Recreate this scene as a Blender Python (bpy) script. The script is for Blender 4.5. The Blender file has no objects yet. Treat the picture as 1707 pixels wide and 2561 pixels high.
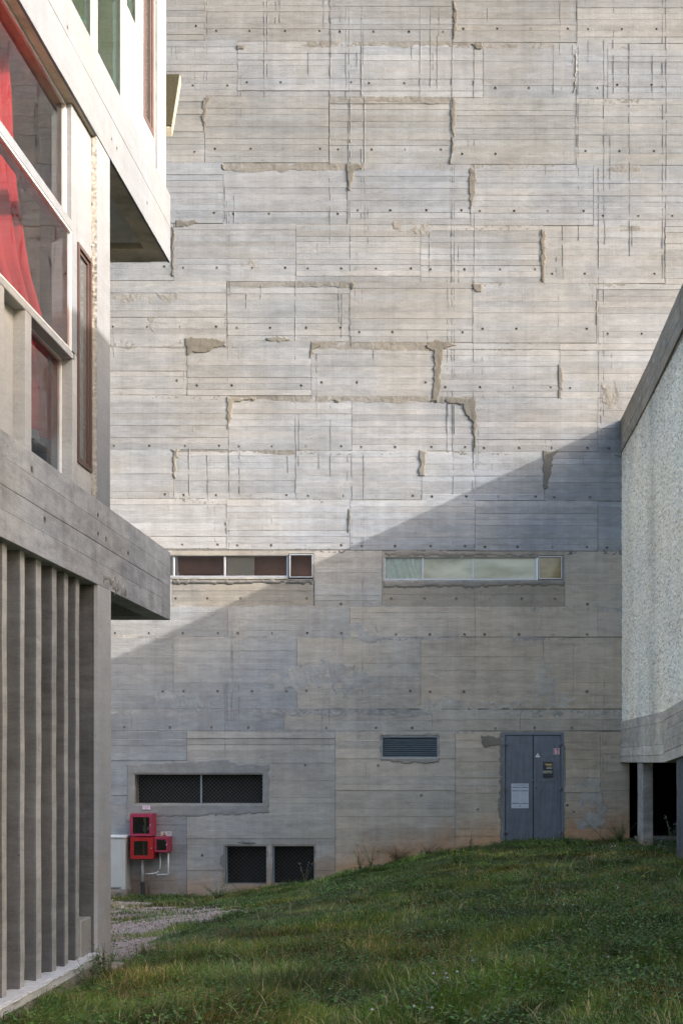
import bpy, math, random
import numpy as np
from mathutils import Vector

random.seed(7)
RS = np.random.RandomState(11)
S = bpy.context.scene
COL = S.collection

# ------------------------------------------------------------------ camera
EZ = 1.6            # eye height, metres
D = 24.0            # distance to the tall wall
F = 3144.0          # focal length in photo pixels
cam_d = bpy.data.cameras.new('camera')
cam = bpy.data.objects.new('camera', cam_d)
COL.objects.link(cam)
cam.location = (0, 0, EZ)
cam.rotation_euler = (math.radians(90), 0, 0)
cam_d.sensor_fit = 'HORIZONTAL'
cam_d.sensor_width = 36
cam_d.lens = 36 * F / 1707
cam_d.shift_x = -286.5 / 1707
cam_d.shift_y = 624.5 / 1707
cam_d.clip_end = 600
S.camera = cam

# ------------------------------------------------------------------ light
SX, SY = -.87, .30
SZ = -.471 * .87
hyp = math.hypot(SX, SY)
elev = math.atan2(-SZ, hyp)
world = bpy.data.worlds.new('World')
S.world = world
world.use_nodes = True
wn = world.node_tree
sky = wn.nodes.new('ShaderNodeTexSky')
sky.sky_type = 'NISHITA'
sky.sun_disc = False
sky.sun_elevation = elev
sky.sun_rotation = math.atan2(-SX, -SY)
sky.air_density = 1.0
sky.dust_density = 5.5
sky.ozone_density = .8
wn.links.new(sky.outputs[0], wn.nodes['Background'].inputs[0])
wn.nodes['Background'].inputs[1].default_value = .15
sun_d = bpy.data.lights.new('sun', 'SUN')
sun_d.energy = 2.0
sun_d.angle = math.radians(.53)
sun_d.color = (1, .955, .90)
sun = bpy.data.objects.new('sun', sun_d)
COL.objects.link(sun)
sun.rotation_euler = Vector((SX, SY, SZ)).to_track_quat('-Z', 'Y').to_euler()
sun.location = (30, -20, 30)
S.view_settings.view_transform = 'Standard'
S.view_settings.look = 'None'
S.view_settings.gamma = 1
S.view_settings.use_curve_mapping = False
S.view_settings.exposure = 1.95
try:
    S.cycles.max_bounces = 12
    S.cycles.diffuse_bounces = 9
    S.cycles.transparent_max_bounces = 12
except Exception:
    pass


# ------------------------------------------------------------------ noise
_T = RS.rand(256, 256)


def vn(x, y, s=0):
    x = np.asarray(x, float) + s * 17.31
    y = np.asarray(y, float) + s * 9.77
    xi = np.floor(x).astype(int); yi = np.floor(y).astype(int)
    fx = x - xi; fy = y - yi
    fx = fx * fx * (3 - 2 * fx); fy = fy * fy * (3 - 2 * fy)
    a = _T[xi % 256, yi % 256]; b = _T[(xi + 1) % 256, yi % 256]
    c = _T[xi % 256, (yi + 1) % 256]; d = _T[(xi + 1) % 256, (yi + 1) % 256]
    return (a * (1 - fx) + b * fx) * (1 - fy) + (c * (1 - fx) + d * fx) * fy


def fbm(x, y, s=0, o=3):
    r = 0; t = 0; am = 1
    for i in range(o):
        r = r + am * vn(x * 2 ** i, y * 2 ** i, s + i * 3); t += am; am *= .5
    return r / t


# ------------------------------------------------------------------ materials
def new_mat(name):
    m = bpy.data.materials.new(name)
    m.use_nodes = True
    nt = m.node_tree
    return m, nt, nt.nodes['Principled BSDF']


class N:
    """tiny node helper"""
    def __init__(s, nt): s.nt = nt
    def n(s, t, **k):
        a = s.nt.nodes.new(t)
        for q, v in k.items(): setattr(a, q, v)
        return a
    def put(s, sock, v):
        if isinstance(v, bpy.types.NodeSocket): s.nt.links.new(v, sock)
        else: sock.default_value = v
    def math(s, op, a, b=0, c=0, clamp=False):
        m = s.n('ShaderNodeMath', operation=op, use_clamp=clamp)
        s.put(m.inputs[0], a); s.put(m.inputs[1], b); s.put(m.inputs[2], c)
        return m.outputs[0]
    def mul(s, v, k):
        m = s.n('ShaderNodeVectorMath', operation='MULTIPLY')
        s.put(m.inputs[0], v); s.put(m.inputs[1], k)
        return m.outputs[0]
    def noise(s, vec, scale, detail=4, rough=.55):
        t = s.n('ShaderNodeTexNoise')
        s.put(t.inputs['Vector'], vec)
        t.inputs['Scale'].default_value = scale
        t.inputs['Detail'].default_value = detail
        t.inputs['Roughness'].default_value = rough
        t.inputs['Distortion'].default_value = .35
        return t.outputs['Fac']
    def rng(s, v, a, b, c, d):
        m = s.n('ShaderNodeMapRange')
        s.put(m.inputs[0], v)
        for i, q in enumerate((a, b, c, d)): m.inputs[i + 1].default_value = q
        return m.outputs[0]
    def mix(s, f, a, b, mode='MIX'):
        m = s.n('ShaderNodeMix', data_type='RGBA', blend_type=mode)
        s.put(m.inputs[0], f); s.put(m.inputs[6], a); s.put(m.inputs[7], b)
        return m.outputs[2]
    def scale(s, c, f):
        m = s.n('ShaderNodeVectorMath', operation='SCALE')
        s.put(m.inputs[0], c); s.put(m.inputs['Scale'], f)
        return m.outputs[0]


def mat_concrete(name, vert='z', bump=.5, blotch=.25, streak=.2, pore=1.0, dash=0.):
    """cast concrete: colour from the mesh's 'tint', alpha of it is earth splash"""
    m, nt, p = new_mat(name)
    k = N(nt)
    at = k.n('ShaderNodeAttribute', attribute_name='tint')
    pos = k.n('ShaderNodeNewGeometry').outputs['Position']
    b1 = k.noise(pos, .9, 5, .6)
    b2 = k.noise(k.mul(pos, (1, 1, 3.2)), 3.3, 5, .65)
    st = k.noise(k.mul(pos, (5, 5, .30)), 1.3, 6, .72)
    gr = k.noise(k.mul(pos, (.5, .5, 14)), 5, 5, .75)
    fine = k.noise(pos, 70, 4, .7)
    v = k.math('ADD', k.rng(b1, .25, .75, 1 - blotch * .75, 1 + blotch * .55), k.rng(b2, .3, .7, -blotch * .6, blotch * .5))
    v = k.math('ADD', v, k.rng(st, .32, .68, -streak * .55, streak * .4))
    v = k.math('ADD', v, k.rng(gr, .3, .7, -.045, .04))
    v = k.math('ADD', v, k.rng(fine, .3, .7, -.09, .08))
    col = k.scale(at.outputs['Color'], v)
    # warm / cool drift
    h = k.noise(pos, .55, 3, .5)
    col = k.mix(k.rng(h, .35, .65, 0, 1), k.mul(col, (.972, .995, 1.03)), k.mul(col, (1.03, 1.0, .96)))
    # dirty marks and pores
    d1 = k.noise(k.mul(pos, (1, 1, 1.7)), 7.5, 6, .75)
    ds = k.noise(k.mul(pos, (2.2, 2.2, 30)), 2.1, 5, .7)
    col = k.mix(k.rng(ds, .60, .68, 0, .42 * dash), col, k.mul(col, (.5, .47, .44)))
    dl = k.noise(k.mul(pos, (1.6, 1.6, 22)), 1.7, 4, .7)
    col = k.mix(k.rng(dl, .60, .70, 0, .5 * dash), col, k.mul(col, (1.28, 1.28, 1.28)))
    dm = k.rng(d1, .61, .70, 0, .32)
    col = k.mix(dm, col, k.mul(col, (.55, .50, .44)))
    po = k.n('ShaderNodeTexVoronoi')
    k.put(po.inputs['Vector'], pos); po.inputs['Scale'].default_value = 17
    pm = k.rng(po.outputs['Distance'], .06, .12, .75 * pore, 0)
    sel = k.noise(pos, 3.0, 2, .5)
    pm = k.math('MULTIPLY', pm, k.rng(sel, .5, .6, 0, 1))
    col = k.mix(pm, col, k.mul(col, (.3, .27, .24)))
    # earth splashed up from the ground
    s1 = k.noise(k.mul(pos, (1.5, 1.5, 1)), 3.1, 5, .7)
    sm = k.rng(k.math('ADD', at.outputs['Alpha'], k.math('SUBTRACT', s1, .5)), .25, .85, 0, .85)
    col = k.mix(sm, col, k.mul(k.mix(.0, col, col), (1.02, .69, .46)))
    k.put(p.inputs['Base Color'], col)
    p.inputs['Roughness'].default_value = .88
    p.inputs['Specular IOR Level'].default_value = .25
    hgt = k.math('ADD', k.math('MULTIPLY', gr, .35), k.math('MULTIPLY', k.noise(pos, 26, 5, .7), .55))
    hgt = k.math('ADD', hgt, k.math('MULTIPLY', k.noise(k.mul(pos, (9, 9, .6)), 2, 5, .7), .2))
    hgt = k.math('SUBTRACT', hgt, k.math('MULTIPLY', pm, .8))
    bm = k.n('ShaderNodeBump')
    bm.inputs['Strength'].default_value = bump
    bm.inputs['Distance'].default_value = .012
    k.put(bm.inputs['Height'], hgt)
    k.put(p.inputs['Normal'], bm.outputs[0])
    return m


M_CON = mat_concrete('board_marked_concrete', bump=.75, blotch=.24, streak=.15, dash=1.)
M_SMO = mat_concrete('smooth_concrete', bump=.6, blotch=.42, streak=.20, pore=1.)
M_PATCH = mat_concrete('mortar', bump=.8, blotch=.18, streak=.1, pore=.3)
M_PLA = mat_concrete('painted_plaster', bump=.25, blotch=.13, streak=.12, pore=.6)


def mat_simple(name, col, rough=.5, metal=0, var=.1, bump=.1, scale=12, dirt=None, spec=.5, streak=0):
    m, nt, p = new_mat(name)
    k = N(nt)
    pos = k.n('ShaderNodeNewGeometry').outputs['Position']
    n1 = k.noise(pos, scale, 5, .6)
    base = k.n('ShaderNodeRGB'); base.outputs[0].default_value = (*col, 1)
    v = k.rng(n1, .3, .7, 1 - var, 1 + var)
    if streak:
        s1 = k.noise(k.mul(pos, (16, 16, .8)), 1.3, 4, .65)
        v = k.math('ADD', v, k.rng(s1, .35, .65, -streak, streak))
    c = k.scale(base.outputs[0], v)
    if dirt:
        d1 = k.noise(k.mul(pos, (3, 3, 1)), 6, 6, .7)
        c = k.mix(k.rng(d1, .58, .68, 0, .7), c, (*dirt, 1))
    k.put(p.inputs['Base Color'], c)
    k.put(p.inputs['Roughness'], k.rng(n1, .3, .7, max(.02, rough - .08), min(1, rough + .1)))
    p.inputs['Metallic'].default_value = metal
    p.inputs['Specular IOR Level'].default_value = spec
    bm = k.n('ShaderNodeBump')
    bm.inputs['Strength'].default_value = bump
    bm.inputs['Distance'].default_value = .006
    k.put(bm.inputs['Height'], k.noise(pos, scale * 5, 4, .6))
    k.put(p.inputs['Normal'], bm.outputs[0])
    return m


def mat_attr(name, rough=.6, trans=0., spec=.3, bump=0):
    """colour straight from the mesh's 'tint'"""
    m, nt, p = new_mat(name)
    k = N(nt)
    at = k.n('ShaderNodeAttribute', attribute_name='tint')
    k.put(p.inputs['Base Color'], at.outputs['Color'])
    p.inputs['Roughness'].default_value = rough
    p.inputs['Specular IOR Level'].default_value = spec
    if bump:
        pos = k.n('ShaderNodeNewGeometry').outputs['Position']
        bm = k.n('ShaderNodeBump'); bm.inputs['Strength'].default_value = bump
        bm.inputs['Distance'].default_value = .01
        k.put(bm.inputs['Height'], k.noise(pos, 60, 4, .7))
        k.put(p.inputs['Normal'], bm.outputs[0])
    if trans:
        out = nt.nodes['Material Output']
        tr = k.n('ShaderNodeBsdfTranslucent')
        k.put(tr.inputs[0], at.outputs['Color'])
        mx = k.n('ShaderNodeMixShader'); mx.inputs[0].default_value = trans
        nt.links.new(p.outputs[0], mx.inputs[1]); nt.links.new(tr.outputs[0], mx.inputs[2])
        nt.links.new(mx.outputs[0], out.inputs[0])
    return m


def mat_glass(name, tint=(.86, .9, .9), boost=1.0):
    m, nt, p = new_mat(name)
    nt.nodes.remove(p)
    k = N(nt)
    out = nt.nodes['Material Output']
    tr = k.n('ShaderNodeBsdfTransparent'); tr.inputs[0].default_value = (*tint, 1)
    gl = k.n('ShaderNodeBsdfGlossy'); gl.inputs['Roughness'].default_value = .012
    gl.inputs[0].default_value = (1, 1, 1, 1)
    fr = k.n('ShaderNodeFresnel'); fr.inputs[0].default_value = 1.5
    pos = k.n('ShaderNodeNewGeometry').outputs['Position']
    bm = k.n('ShaderNodeBump'); bm.inputs['Strength'].default_value = .08; bm.inputs['Distance'].default_value = .02
    k.put(bm.inputs['Height'], k.noise(pos, 1.3, 2, .5))
    k.put(gl.inputs['Normal'], bm.outputs[0])
    mx = k.n('ShaderNodeMixShader')
    k.put(mx.inputs[0], k.math('MULTIPLY', fr.outputs[0], boost, clamp=True))
    nt.links.new(tr.outputs[0], mx.inputs[1]); nt.links.new(gl.outputs[0], mx.inputs[2])
    nt.links.new(mx.outputs[0], out.inputs[0])
    return m


M_GLASS = mat_glass('clear_glass', boost=1.0)
M_GLASSG = mat_glass('greenish_glass', tint=(.62, .86, .74), boost=1.0)
M_GLASSD = mat_glass('dark_glass', tint=(.82, .80, .78), boost=1.5)
M_WHITE = mat_simple('white_metal', (.72, .72, .70), .45, var=.06)
M_ALU = mat_simple('aluminium_frame', (.46, .47, .50), .4, metal=.5, var=.08)
M_BROWN = mat_simple('brown_frame', (.085, .05, .04), .45, var=.15)
M_DARK = mat_simple('dark_recess', (.03, .028, .026), .9, var=.2)
M_VOID = mat_simple('shade_black_wall', (.012, .011, .010), .95, var=.2)  # near-black colour stands in for shade inside vents and voids
M_MESH = mat_simple('galvanised_mesh', (.13, .13, .13), .55, metal=.3, var=.2)
M_RED = mat_simple('faded_red_metal', (.35, .028, .07), .38, var=.12, bump=.05, streak=.06)
M_RED2 = mat_simple('bright_red_metal', (.36, .008, .010), .32, var=.10, bump=.05)
M_DOOR = mat_simple('blue_grey_door_paint', (.135, .150, .178), .42, var=.16, bump=.2, scale=5, streak=.13)
M_DOORF = mat_simple('blue_grey_frame_paint', (.15, .17, .20), .42, var=.1, bump=.1, scale=7)
M_RUST = mat_simple('rusty_pin', (.13, .035, .02), .8, var=.3)
M_CURT = mat_simple('red_curtain_cloth', (.48, .035, .045), .85, var=.06, bump=.05, scale=6, spec=.1)
_nt = M_CURT.node_tree
_tl = _nt.nodes.new('ShaderNodeBsdfTranslucent'); _tl.inputs[0].default_value = (.62, .05, .06, 1)
_mx = _nt.nodes.new('ShaderNodeMixShader'); _mx.inputs[0].default_value = .5
_nt.links.new(_nt.nodes['Principled BSDF'].outputs[0], _mx.inputs[1]); _nt.links.new(_tl.outputs[0], _mx.inputs[2])
_nt.links.new(_mx.outputs[0], _nt.nodes['Material Output'].inputs[0])
M_PLAST = mat_simple('beige_cabinet', (.50, .50, .48), .5, var=.05, bump=.05, scale=4, streak=.05)
M_PIPE = mat_simple('grey_pipe', (.42, .40, .38), .5, var=.12, dirt=(.2, .14, .1))
M_BLACK = mat_simple('black_wrap', (.03, .03, .03), .7, var=.3)
M_LOUV = mat_simple('louvre_metal', (.28, .33, .37), .45, metal=.3, var=.12)
M_ATTR = mat_attr('print_and_plate', .55)
M_GRASS = mat_attr('grass_blades', .55, trans=.25, spec=.25)
M_LEAF = mat_attr('weed_leaves', .5, trans=.2, spec=.35)
M_STONE = mat_attr('gravel_stones', .9, bump=.5)


# ------------------------------------------------------------------ mesh helpers
class MB:
    def __init__(s, tint=(.4, .39, .37)):
        s.v = []; s.f = []; s.c = []; s.t = (*tint, 0) if len(tint) == 3 else tint
    def add(s, vs, fs, tint=None):
        o = len(s.v)
        t = s.t if tint is None else ((*tint, 0) if len(tint) == 3 else tint)
        s.v += [tuple(q) for q in vs]; s.c += [t] * len(vs)
        s.f += [tuple(i + o for i in f) for f in fs]
        return s
    def box(s, x0, x1, y0, y1, z0, z1, tint=None, top=None, bev=0):
        if x0 > x1: x0, x1 = x1, x0
        if y0 > y1: y0, y1 = y1, y0
        if z0 > z1: z0, z1 = z1, z0
        vs = [(x0, y0, z0), (x1, y0, z0), (x1, y1, z0), (x0, y1, z0), (x0, y0, z1), (x1, y0, z1), (x1, y1, z1), (x0, y1, z1)]
        fs = [(0, 3, 2, 1), (4, 5, 6, 7), (0, 1, 5, 4), (1, 2, 6, 5), (2, 3, 7, 6), (3, 0, 4, 7)]
        return s.add(vs, fs, tint)
    def tube(s, pts, r, n=8, tint=None, r2=None):
        pts = [Vector(p) for p in pts]
        vs = []; fs = []
        for i, p in enumerate(pts):
            d = (pts[min(i + 1, len(pts) - 1)] - pts[max(i - 1, 0)]).normalized()
            a = d.cross(Vector((.3, .2, 1) if abs(d.z) < .9 else (1, .1, 0))).normalized()
            b = d.cross(a)
            rr = r if r2 is None else r + (r2 - r) * i / (len(pts) - 1)
            for j in range(n):
                t = 2 * math.pi * j / n
                vs.append(p + a * rr * math.cos(t) + b * rr * math.sin(t))
        for i in range(len(pts) - 1):
            for j in range(n):
                a0 = i * n + j; a1 = i * n + (j + 1) % n
                fs.append((a0, a1, a1 + n, a0 + n))
        fs.append(tuple(range(n))[::-1]); fs.append(tuple(range((len(pts) - 1) * n, len(pts) * n)))
        return s.add(vs, fs, tint)
    def build(s, name, mat, parent=None, bevel=0, smooth=False):
        me = bpy.data.meshes.new(name)
        me.from_pydata(s.v, [], s.f)
        a = me.color_attributes.new('tint', 'FLOAT_COLOR', 'POINT')
        a.data.foreach_set('color', np.array(s.c, np.float32).ravel())
        me.materials.append(mat)
        if smooth: me.polygons.foreach_set('use_smooth', [True] * len(me.polygons))
        o = bpy.data.objects.new(name, me)
        COL.objects.link(o)
        if parent: o.parent = parent
        if bevel:
            b = o.modifiers.new('bevel', 'BEVEL'); b.width = bevel; b.segments = 1; b.limit_method = 'ANGLE'
        return o


def np_mesh(name, V, Fc, C, mat, parent=None, smooth=False):
    """V (n,3), Fc (m,k) int, C (n,4)"""
    me = bpy.data.meshes.new(name)
    me.vertices.add(len(V)); me.vertices.foreach_set('co', np.asarray(V, np.float32).ravel())
    m, k = Fc.shape
    me.loops.add(m * k); me.loops.foreach_set('vertex_index', Fc.astype(np.int32).ravel())
    me.polygons.add(m); me.polygons.foreach_set('loop_start', (np.arange(m) * k).astype(np.int32))
    try: me.polygons.foreach_set('loop_total', np.full(m, k, np.int32))
    except Exception: pass
    if smooth: me.polygons.foreach_set('use_smooth', np.ones(m, bool))
    me.update(calc_edges=True)
    a = me.color_attributes.new('tint', 'FLOAT_COLOR', 'POINT')
    a.data.foreach_set('color', np.asarray(C, np.float32).ravel())
    me.materials.append(mat)
    o = bpy.data.objects.new(name, me)
    COL.objects.link(o)
    if parent: o.parent = parent
    return o


def thing(name, label, cat, group=None):
    """an Empty that stays at the origin of the parts' coordinates' base"""
    o = bpy.data.objects.new(name, None)
    COL.objects.link(o)
    o.empty_display_size = .2
    o['label'] = label; o['category'] = cat
    if group: o['group'] = group
    return o


def place(root, loc):
    """put the Empty at its thing's base, keeping the parts where they are"""
    root.location = loc
    for c in root.children:
        c.location = Vector(c.location) - Vector(loc)


def tag(o, label, cat, group=None):
    o['label'] = label; o['category'] = cat
    if group: o['group'] = group
    return o


class FR:
    def __init__(s, O, u, n):
        s.O = Vector(O); s.u = Vector(u); s.n = Vector(n)
        s.flip = s.u.cross(Vector((0, 0, 1))).dot(s.n) < 0
    def p(s, a, z, d):
        q = s.O + s.u * a + s.n * d
        return (q.x, q.y, q.z + z)


FW = FR((0, D, 0), (1, 0, 0), (0, -1, 0))


def FL(x): return FR((x, 0, 0), (0, 1, 0), (1, 0, 0))
def FRT(x): return FR((x, 0, 0), (0, 1, 0), (-1, 0, 0))


def wx(px): return (px - 1140) / 131.0
def wz(py): return EZ + (1905 - py) / 131.0


def lines(a, b, step, extra=()):
    n = max(1, int(round((b - a) / step)))
    L = [a + (b - a) * i / n for i in range(n + 1)] + [e for e in extra if a < e < b]
    L.sort()
    R = [L[0]]
    ex = set(extra)
    for q in L[1:]:
        if q - R[-1] < .004:
            if q in ex and R[-1] not in ex: R[-1] = q
            continue
        R.append(q)
    if b - R[-1] > .004: R.append(b)
    return R


def boards(name, fr, a0, a1, z0, z1, bh, mat, parent, tint=(.4, .39, .37), tv=.06, rel=.004, groove=.004, base=0.,
           holes=(), openings=(), thick=.03, zf=None, stain=None, jit=.14, step=.3, wav=.0016, rows=None, hr=.021):
    nrow = max(1, int(round((z1 - z0) / bh)))
    if rows: E = [z0] + list(rows) + [z1]
    else:
        E = [z0 + (z1 - z0) * i / nrow for i in range(nrow + 1)]
        for i in range(1, nrow): E[i] += random.uniform(-jit, jit) * bh * .5
    nrow = len(E) - 1
    e = min(.004, bh * .12)
    s = .034
    H = []
    for hx, hz in holes:
        if not (a0 + s + .01 < hx < a1 - s - .01 and z0 < hz < z1): continue
        r = max(i for i in range(nrow) if E[i] <= hz)
        lo, hi = E[r] + e, E[r + 1] - e
        q = min(s, (hi - lo) * .46)
        hz = min(max(hz, lo + q + .003), hi - q - .003)
        if H and abs(H[-1][0] - hx) < .1: continue
        H.append((hx, hz, q, r))
    # each hole row keeps a single hole height so the lines stay straight
    byrow = {}
    for h in H: byrow.setdefault(h[3], []).append(h)
    H = []
    for r, hs in byrow.items():
        hz = hs[0][1]; q = min(h[2] for h in hs)
        H += [(h[0], hz, q, r) for h in hs]
    extra_a = [h[0] - h[2] for h in H] + [h[0] + h[2] for h in H]
    for o in openings: extra_a += [o[0], o[1]]
    A = lines(a0, a1, step, tuple(extra_a))
    prof = []   # (z, row, face?)
    tl = [random.gauss(.0, 1) * rel * .45 for _ in range(nrow)]
    dr = [random.uniform(-rel, rel) for _ in range(nrow)]
    for i in range(nrow):
        g = -groove + (min(dr[i], dr[i - 1]) if i else dr[i])
        prof.append((E[i], i, g, 0))
        zz = [E[i] + e, E[i + 1] - e]
        for h in H:
            if h[3] == i: zz += [h[1] - h[2], h[1] + h[2]]
        for o in openings:
            for q in (o[2], o[3]):
                if E[i] + e < q < E[i + 1] - e: zz.append(q)
        zz = sorted(set(round(q, 6) for q in zz))
        for q in zz: prof.append((q, i, dr[i] + tl[i] * (1 - 2 * (q - E[i]) / (E[i + 1] - E[i])) * (0 if i in byrow else 1), 1))
    prof.append((z1, nrow - 1, dr[-1] - groove, 0))
    rt = [1 + random.uniform(-tv, tv) for _ in range(nrow)]
    cool = [random.uniform(-1, 1) * tv * .25 for _ in range(nrow)]
    na, nz = len(A), len(prof)
    sd = random.random() * 50
    exs = set(round(q, 5) for q in extra_a)
    V = []; C = []
    oz = set(round(q, 5) for o in openings for q in (o[2], o[3]))
    for j, (z, r, d, fa) in enumerate(prof):
        for i, a in enumerate(A):
            wob = 0 if (round(a, 5) in exs) or round(z, 5) in oz or j in (0, nz - 1) else (float(vn(a * 1.7 + sd, E[r] * 5 if fa == 0 or True else 0)) - .5) * .006
            dd = d + base + (float(vn(a * 2.1 + sd, r * 3.7)) - .5) * 2 * wav
            zz = z + wob
            if zf: zz += zf(a)
            V.append(fr.p(a, zz, dd))
            k = rt[r] * (1 + (float(vn(a * .8 + sd, r * 1.9)) - .5) * tv * 1.6)
            st = stain(a, zz) if stain else 0
            C.append((tint[0] * k * (1 + cool[r]), tint[1] * k, tint[2] * k * (1 - cool[r]), st))
    Fs = []
    holecells = {}
    for h in H:
        i = min(range(na), key=lambda q: abs(A[q] - (h[0] - h[2])))
        j = min(range(nz), key=lambda q: abs(prof[q][0] - (h[1] - h[2])))
        holecells[(i, j)] = h
    for j in range(nz - 1):
        for i in range(na - 1):
            ca = (A[i] + A[i + 1]) / 2; cz = (prof[j][0] + prof[j + 1][0]) / 2
            if any(o[0] < ca < o[1] and o[2] < cz < o[3] for o in openings): continue
            q = (j * na + i, j * na + i + 1, (j + 1) * na + i + 1, (j + 1) * na + i)
            if (i, j) in holecells:
                h = holecells[(i, j)]
                rr = hr * random.uniform(.8, 1.15)
                zo = zf(h[0]) if zf else 0
                d0 = dr[h[3]] + base + (float(vn(h[0] * 2.1 + sd, h[3] * 3.7)) - .5) * 2 * wav
                o1 = len(V)
                for ring, (rad, dep) in enumerate(((rr, 0), (rr * .72, -.045))):
                    for t in range(8):
                        an = math.radians(225 + 45 * t)
                        V.append(fr.p(h[0] + rad * math.cos(an), h[1] + zo + rad * math.sin(an), d0 + dep))
                        kk = .75 if ring == 0 else .30
                        C.append((tint[0] * kk, tint[1] * kk * .93, tint[2] * kk * .85, 0))
                # corners of q: 225,315,45,135 degrees
                for c in range(4):
                    Fs.append((q[c], q[(c + 1) % 4], o1 + (2 * c + 2) % 8, o1 + 2 * c + 1, o1 + 2 * c))
                for t in range(8):
                    t2 = (t + 1) % 8
                    Fs.append((o1 + t, o1 + t2, o1 + 8 + t2, o1 + 8 + t))
                Fs.append(tuple(o1 + 8 + t for t in range(8)))
                continue
            Fs.append(q)
    # skirts
    def skirt(idx, rev):
        o1 = len(V)
        for t in idx:
            q = Vector(V[t]) - fr.n * thick
            V.append(tuple(q)); C.append(C[t])
        for t in range(len(idx) - 1):
            m = (Vector(V[idx[t]]) + Vector(V[idx[t + 1]])) / 2
            ma = (m - fr.O).dot(fr.u)
            if any(o[0] < ma < o[1] and o[2] < m.z < o[3] for o in openings): continue
            f = (idx[t], idx[t + 1], o1 + t + 1, o1 + t)
            Fs.append(f[::-1] if not rev else f)
    skirt(list(range(na)), False)
    skirt(list(range((nz - 1) * na, nz * na)), True)
    skirt([j * na for j in range(nz)], True)
    skirt([j * na + na - 1 for j in range(nz)], False)
    if fr.flip: Fs = [f[::-1] for f in Fs]
    mb = MB(); mb.v = V; mb.c = C; mb.f = Fs
    return mb.build(name, mat, parent)


def inpoly(X, Y, P):
    r = np.zeros(X.shape, bool)
    n = len(P)
    for i in range(n):
        x1, y1 = P[i]; x2, y2 = P[(i + 1) % n]
        if y1 == y2: continue
        c = ((y1 > Y) != (y2 > Y)) & (X < (x2 - x1) * (Y - y1) / (y2 - y1) + x1)
        r ^= c
    return r


def patch(name, fr, poly, parent, mat, tint, cell=.014, amp=.006, base=.008, rag=.03, ns=14, cut=(), edge=-.012):
    """ragged trowelled patch: a relief grid cut to a warped outline"""
    P = np.array(poly)
    a0, a1 = P[:, 0].min() - rag, P[:, 0].max() + rag
    z0, z1 = P[:, 1].min() - rag, P[:, 1].max() + rag
    na = int((a1 - a0) / cell) + 2; nz = int((z1 - z0) / cell) + 2
    sd = random.random() * 60
    ca = a0 + (np.arange(na - 1) + .5) * cell; cz = z0 + (np.arange(nz - 1) + .5) * cell
    CA, CZ = np.meshgrid(ca, cz)
    wa = (fbm(CA * ns + sd, CZ * ns, 1) - .5) * 2 * rag * 1.3
    wb = (fbm(CA * ns + sd, CZ * ns, 5) - .5) * 2 * rag * 1.3
    keep = inpoly(CA + wa, CZ + wb, poly)
    for o in cut: keep &= ~((CA > o[0]) & (CA < o[1]) & (CZ > o[2]) & (CZ < o[3]))
    if not keep.any(): return None
    cnt = np.zeros((nz, na), int)
    cnt[:-1, :-1] += keep; cnt[1:, :-1] += keep; cnt[:-1, 1:] += keep; cnt[1:, 1:] += keep
    GA, GZ = np.meshgrid(a0 + np.arange(na) * cell, z0 + np.arange(nz) * cell)
    dep = base + (fbm(GA * ns * 1.1 + sd, GZ * ns * .8, 9) - .5) * 2 * amp + (vn(GA * 60, GZ * 60, 2) - .5) * amp * .5
    dep = np.where(cnt < 4, edge, dep)
    idx = -np.ones((nz, na), int)
    use = cnt > 0
    idx[use] = np.arange(use.sum())
    O = np.array(fr.O); U = np.array(fr.u); NN = np.array(fr.n)
    V = O + GA[use][:, None] * U + dep[use][:, None] * NN
    V[:, 2] += GZ[use]
    js, is_ = np.nonzero(keep)
    Fc = np.stack([idx[js, is_], idx[js, is_ + 1], idx[js + 1, is_ + 1], idx[js + 1, is_]], 1)
    if fr.flip: Fc = Fc[:, ::-1]
    k = 1 + (fbm(GA[use] * 5 + sd, GZ[use] * 5, 4) - .5) * .3
    C = np.stack([tint[0] * k, tint[1] * k, tint[2] * k, np.zeros_like(k)], 1)
    return np_mesh(name, V, Fc, C, mat, parent)


def relief(name, fr, a0, a1, z0, z1, cell, parent, mat, tint, hfun, zbot=None, ztop=None):
    na = max(2, int((a1 - a0) / cell)); nz = max(2, int((z1 - z0) / cell))
    A = np.linspace(a0, a1, na); T = np.linspace(0, 1, nz)
    GA, GT = np.meshgrid(A, T)
    zb = zbot(GA) if zbot else z0; zt = ztop(GA) if ztop else z1
    GZ = zb + (zt - zb) * GT
    dep = hfun(GA, GZ)
    O = np.array(fr.O); U = np.array(fr.u); NN = np.array(fr.n)
    V = O + GA.ravel()[:, None] * U + dep.ravel()[:, None] * NN
    V[:, 2] += GZ.ravel()
    j, i = np.meshgrid(np.arange(nz - 1), np.arange(na - 1), indexing='ij')
    b = (j * na + i).ravel()
    Fc = np.stack([b, b + 1, b + na + 1, b + na], 1)
    if fr.flip: Fc = Fc[:, ::-1]
    if callable(tint): C = tint(GA.ravel(), GZ.ravel(), dep.ravel())
    else: C = np.tile(np.array([*tint, 0]), (len(V), 1))
    return np_mesh(name, V, Fc, C, mat, parent)


# ------------------------------------------------------------------ terrain
def ground_h(X, Y):
    X = np.asarray(X, float); Y = np.asarray(Y, float)
    w = np.interp(X, [-12, -6.4, -4.6, -2.7, -1.6, -.4, .9, 3.15, 8], [-2.7, -2.58, -2.60, -2.33, -2.02, -1.76, -1.57, -1.50, -1.4])
    n = np.interp(X, [-12, -2.75, 0, 1.2, 4, 12], [-1.75, -1.60, -1.50, -1.40, -1.18, -1.0])
    t = np.clip((Y - 8) / 16, -.4, 1)
    z = n * (1 - t) + w * t
    return EZ + z + (fbm(X * .9, Y * .9, 3) - .5) * .10 + (vn(X * 3.1, Y * 3.1, 5) - .5) * .035


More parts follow.
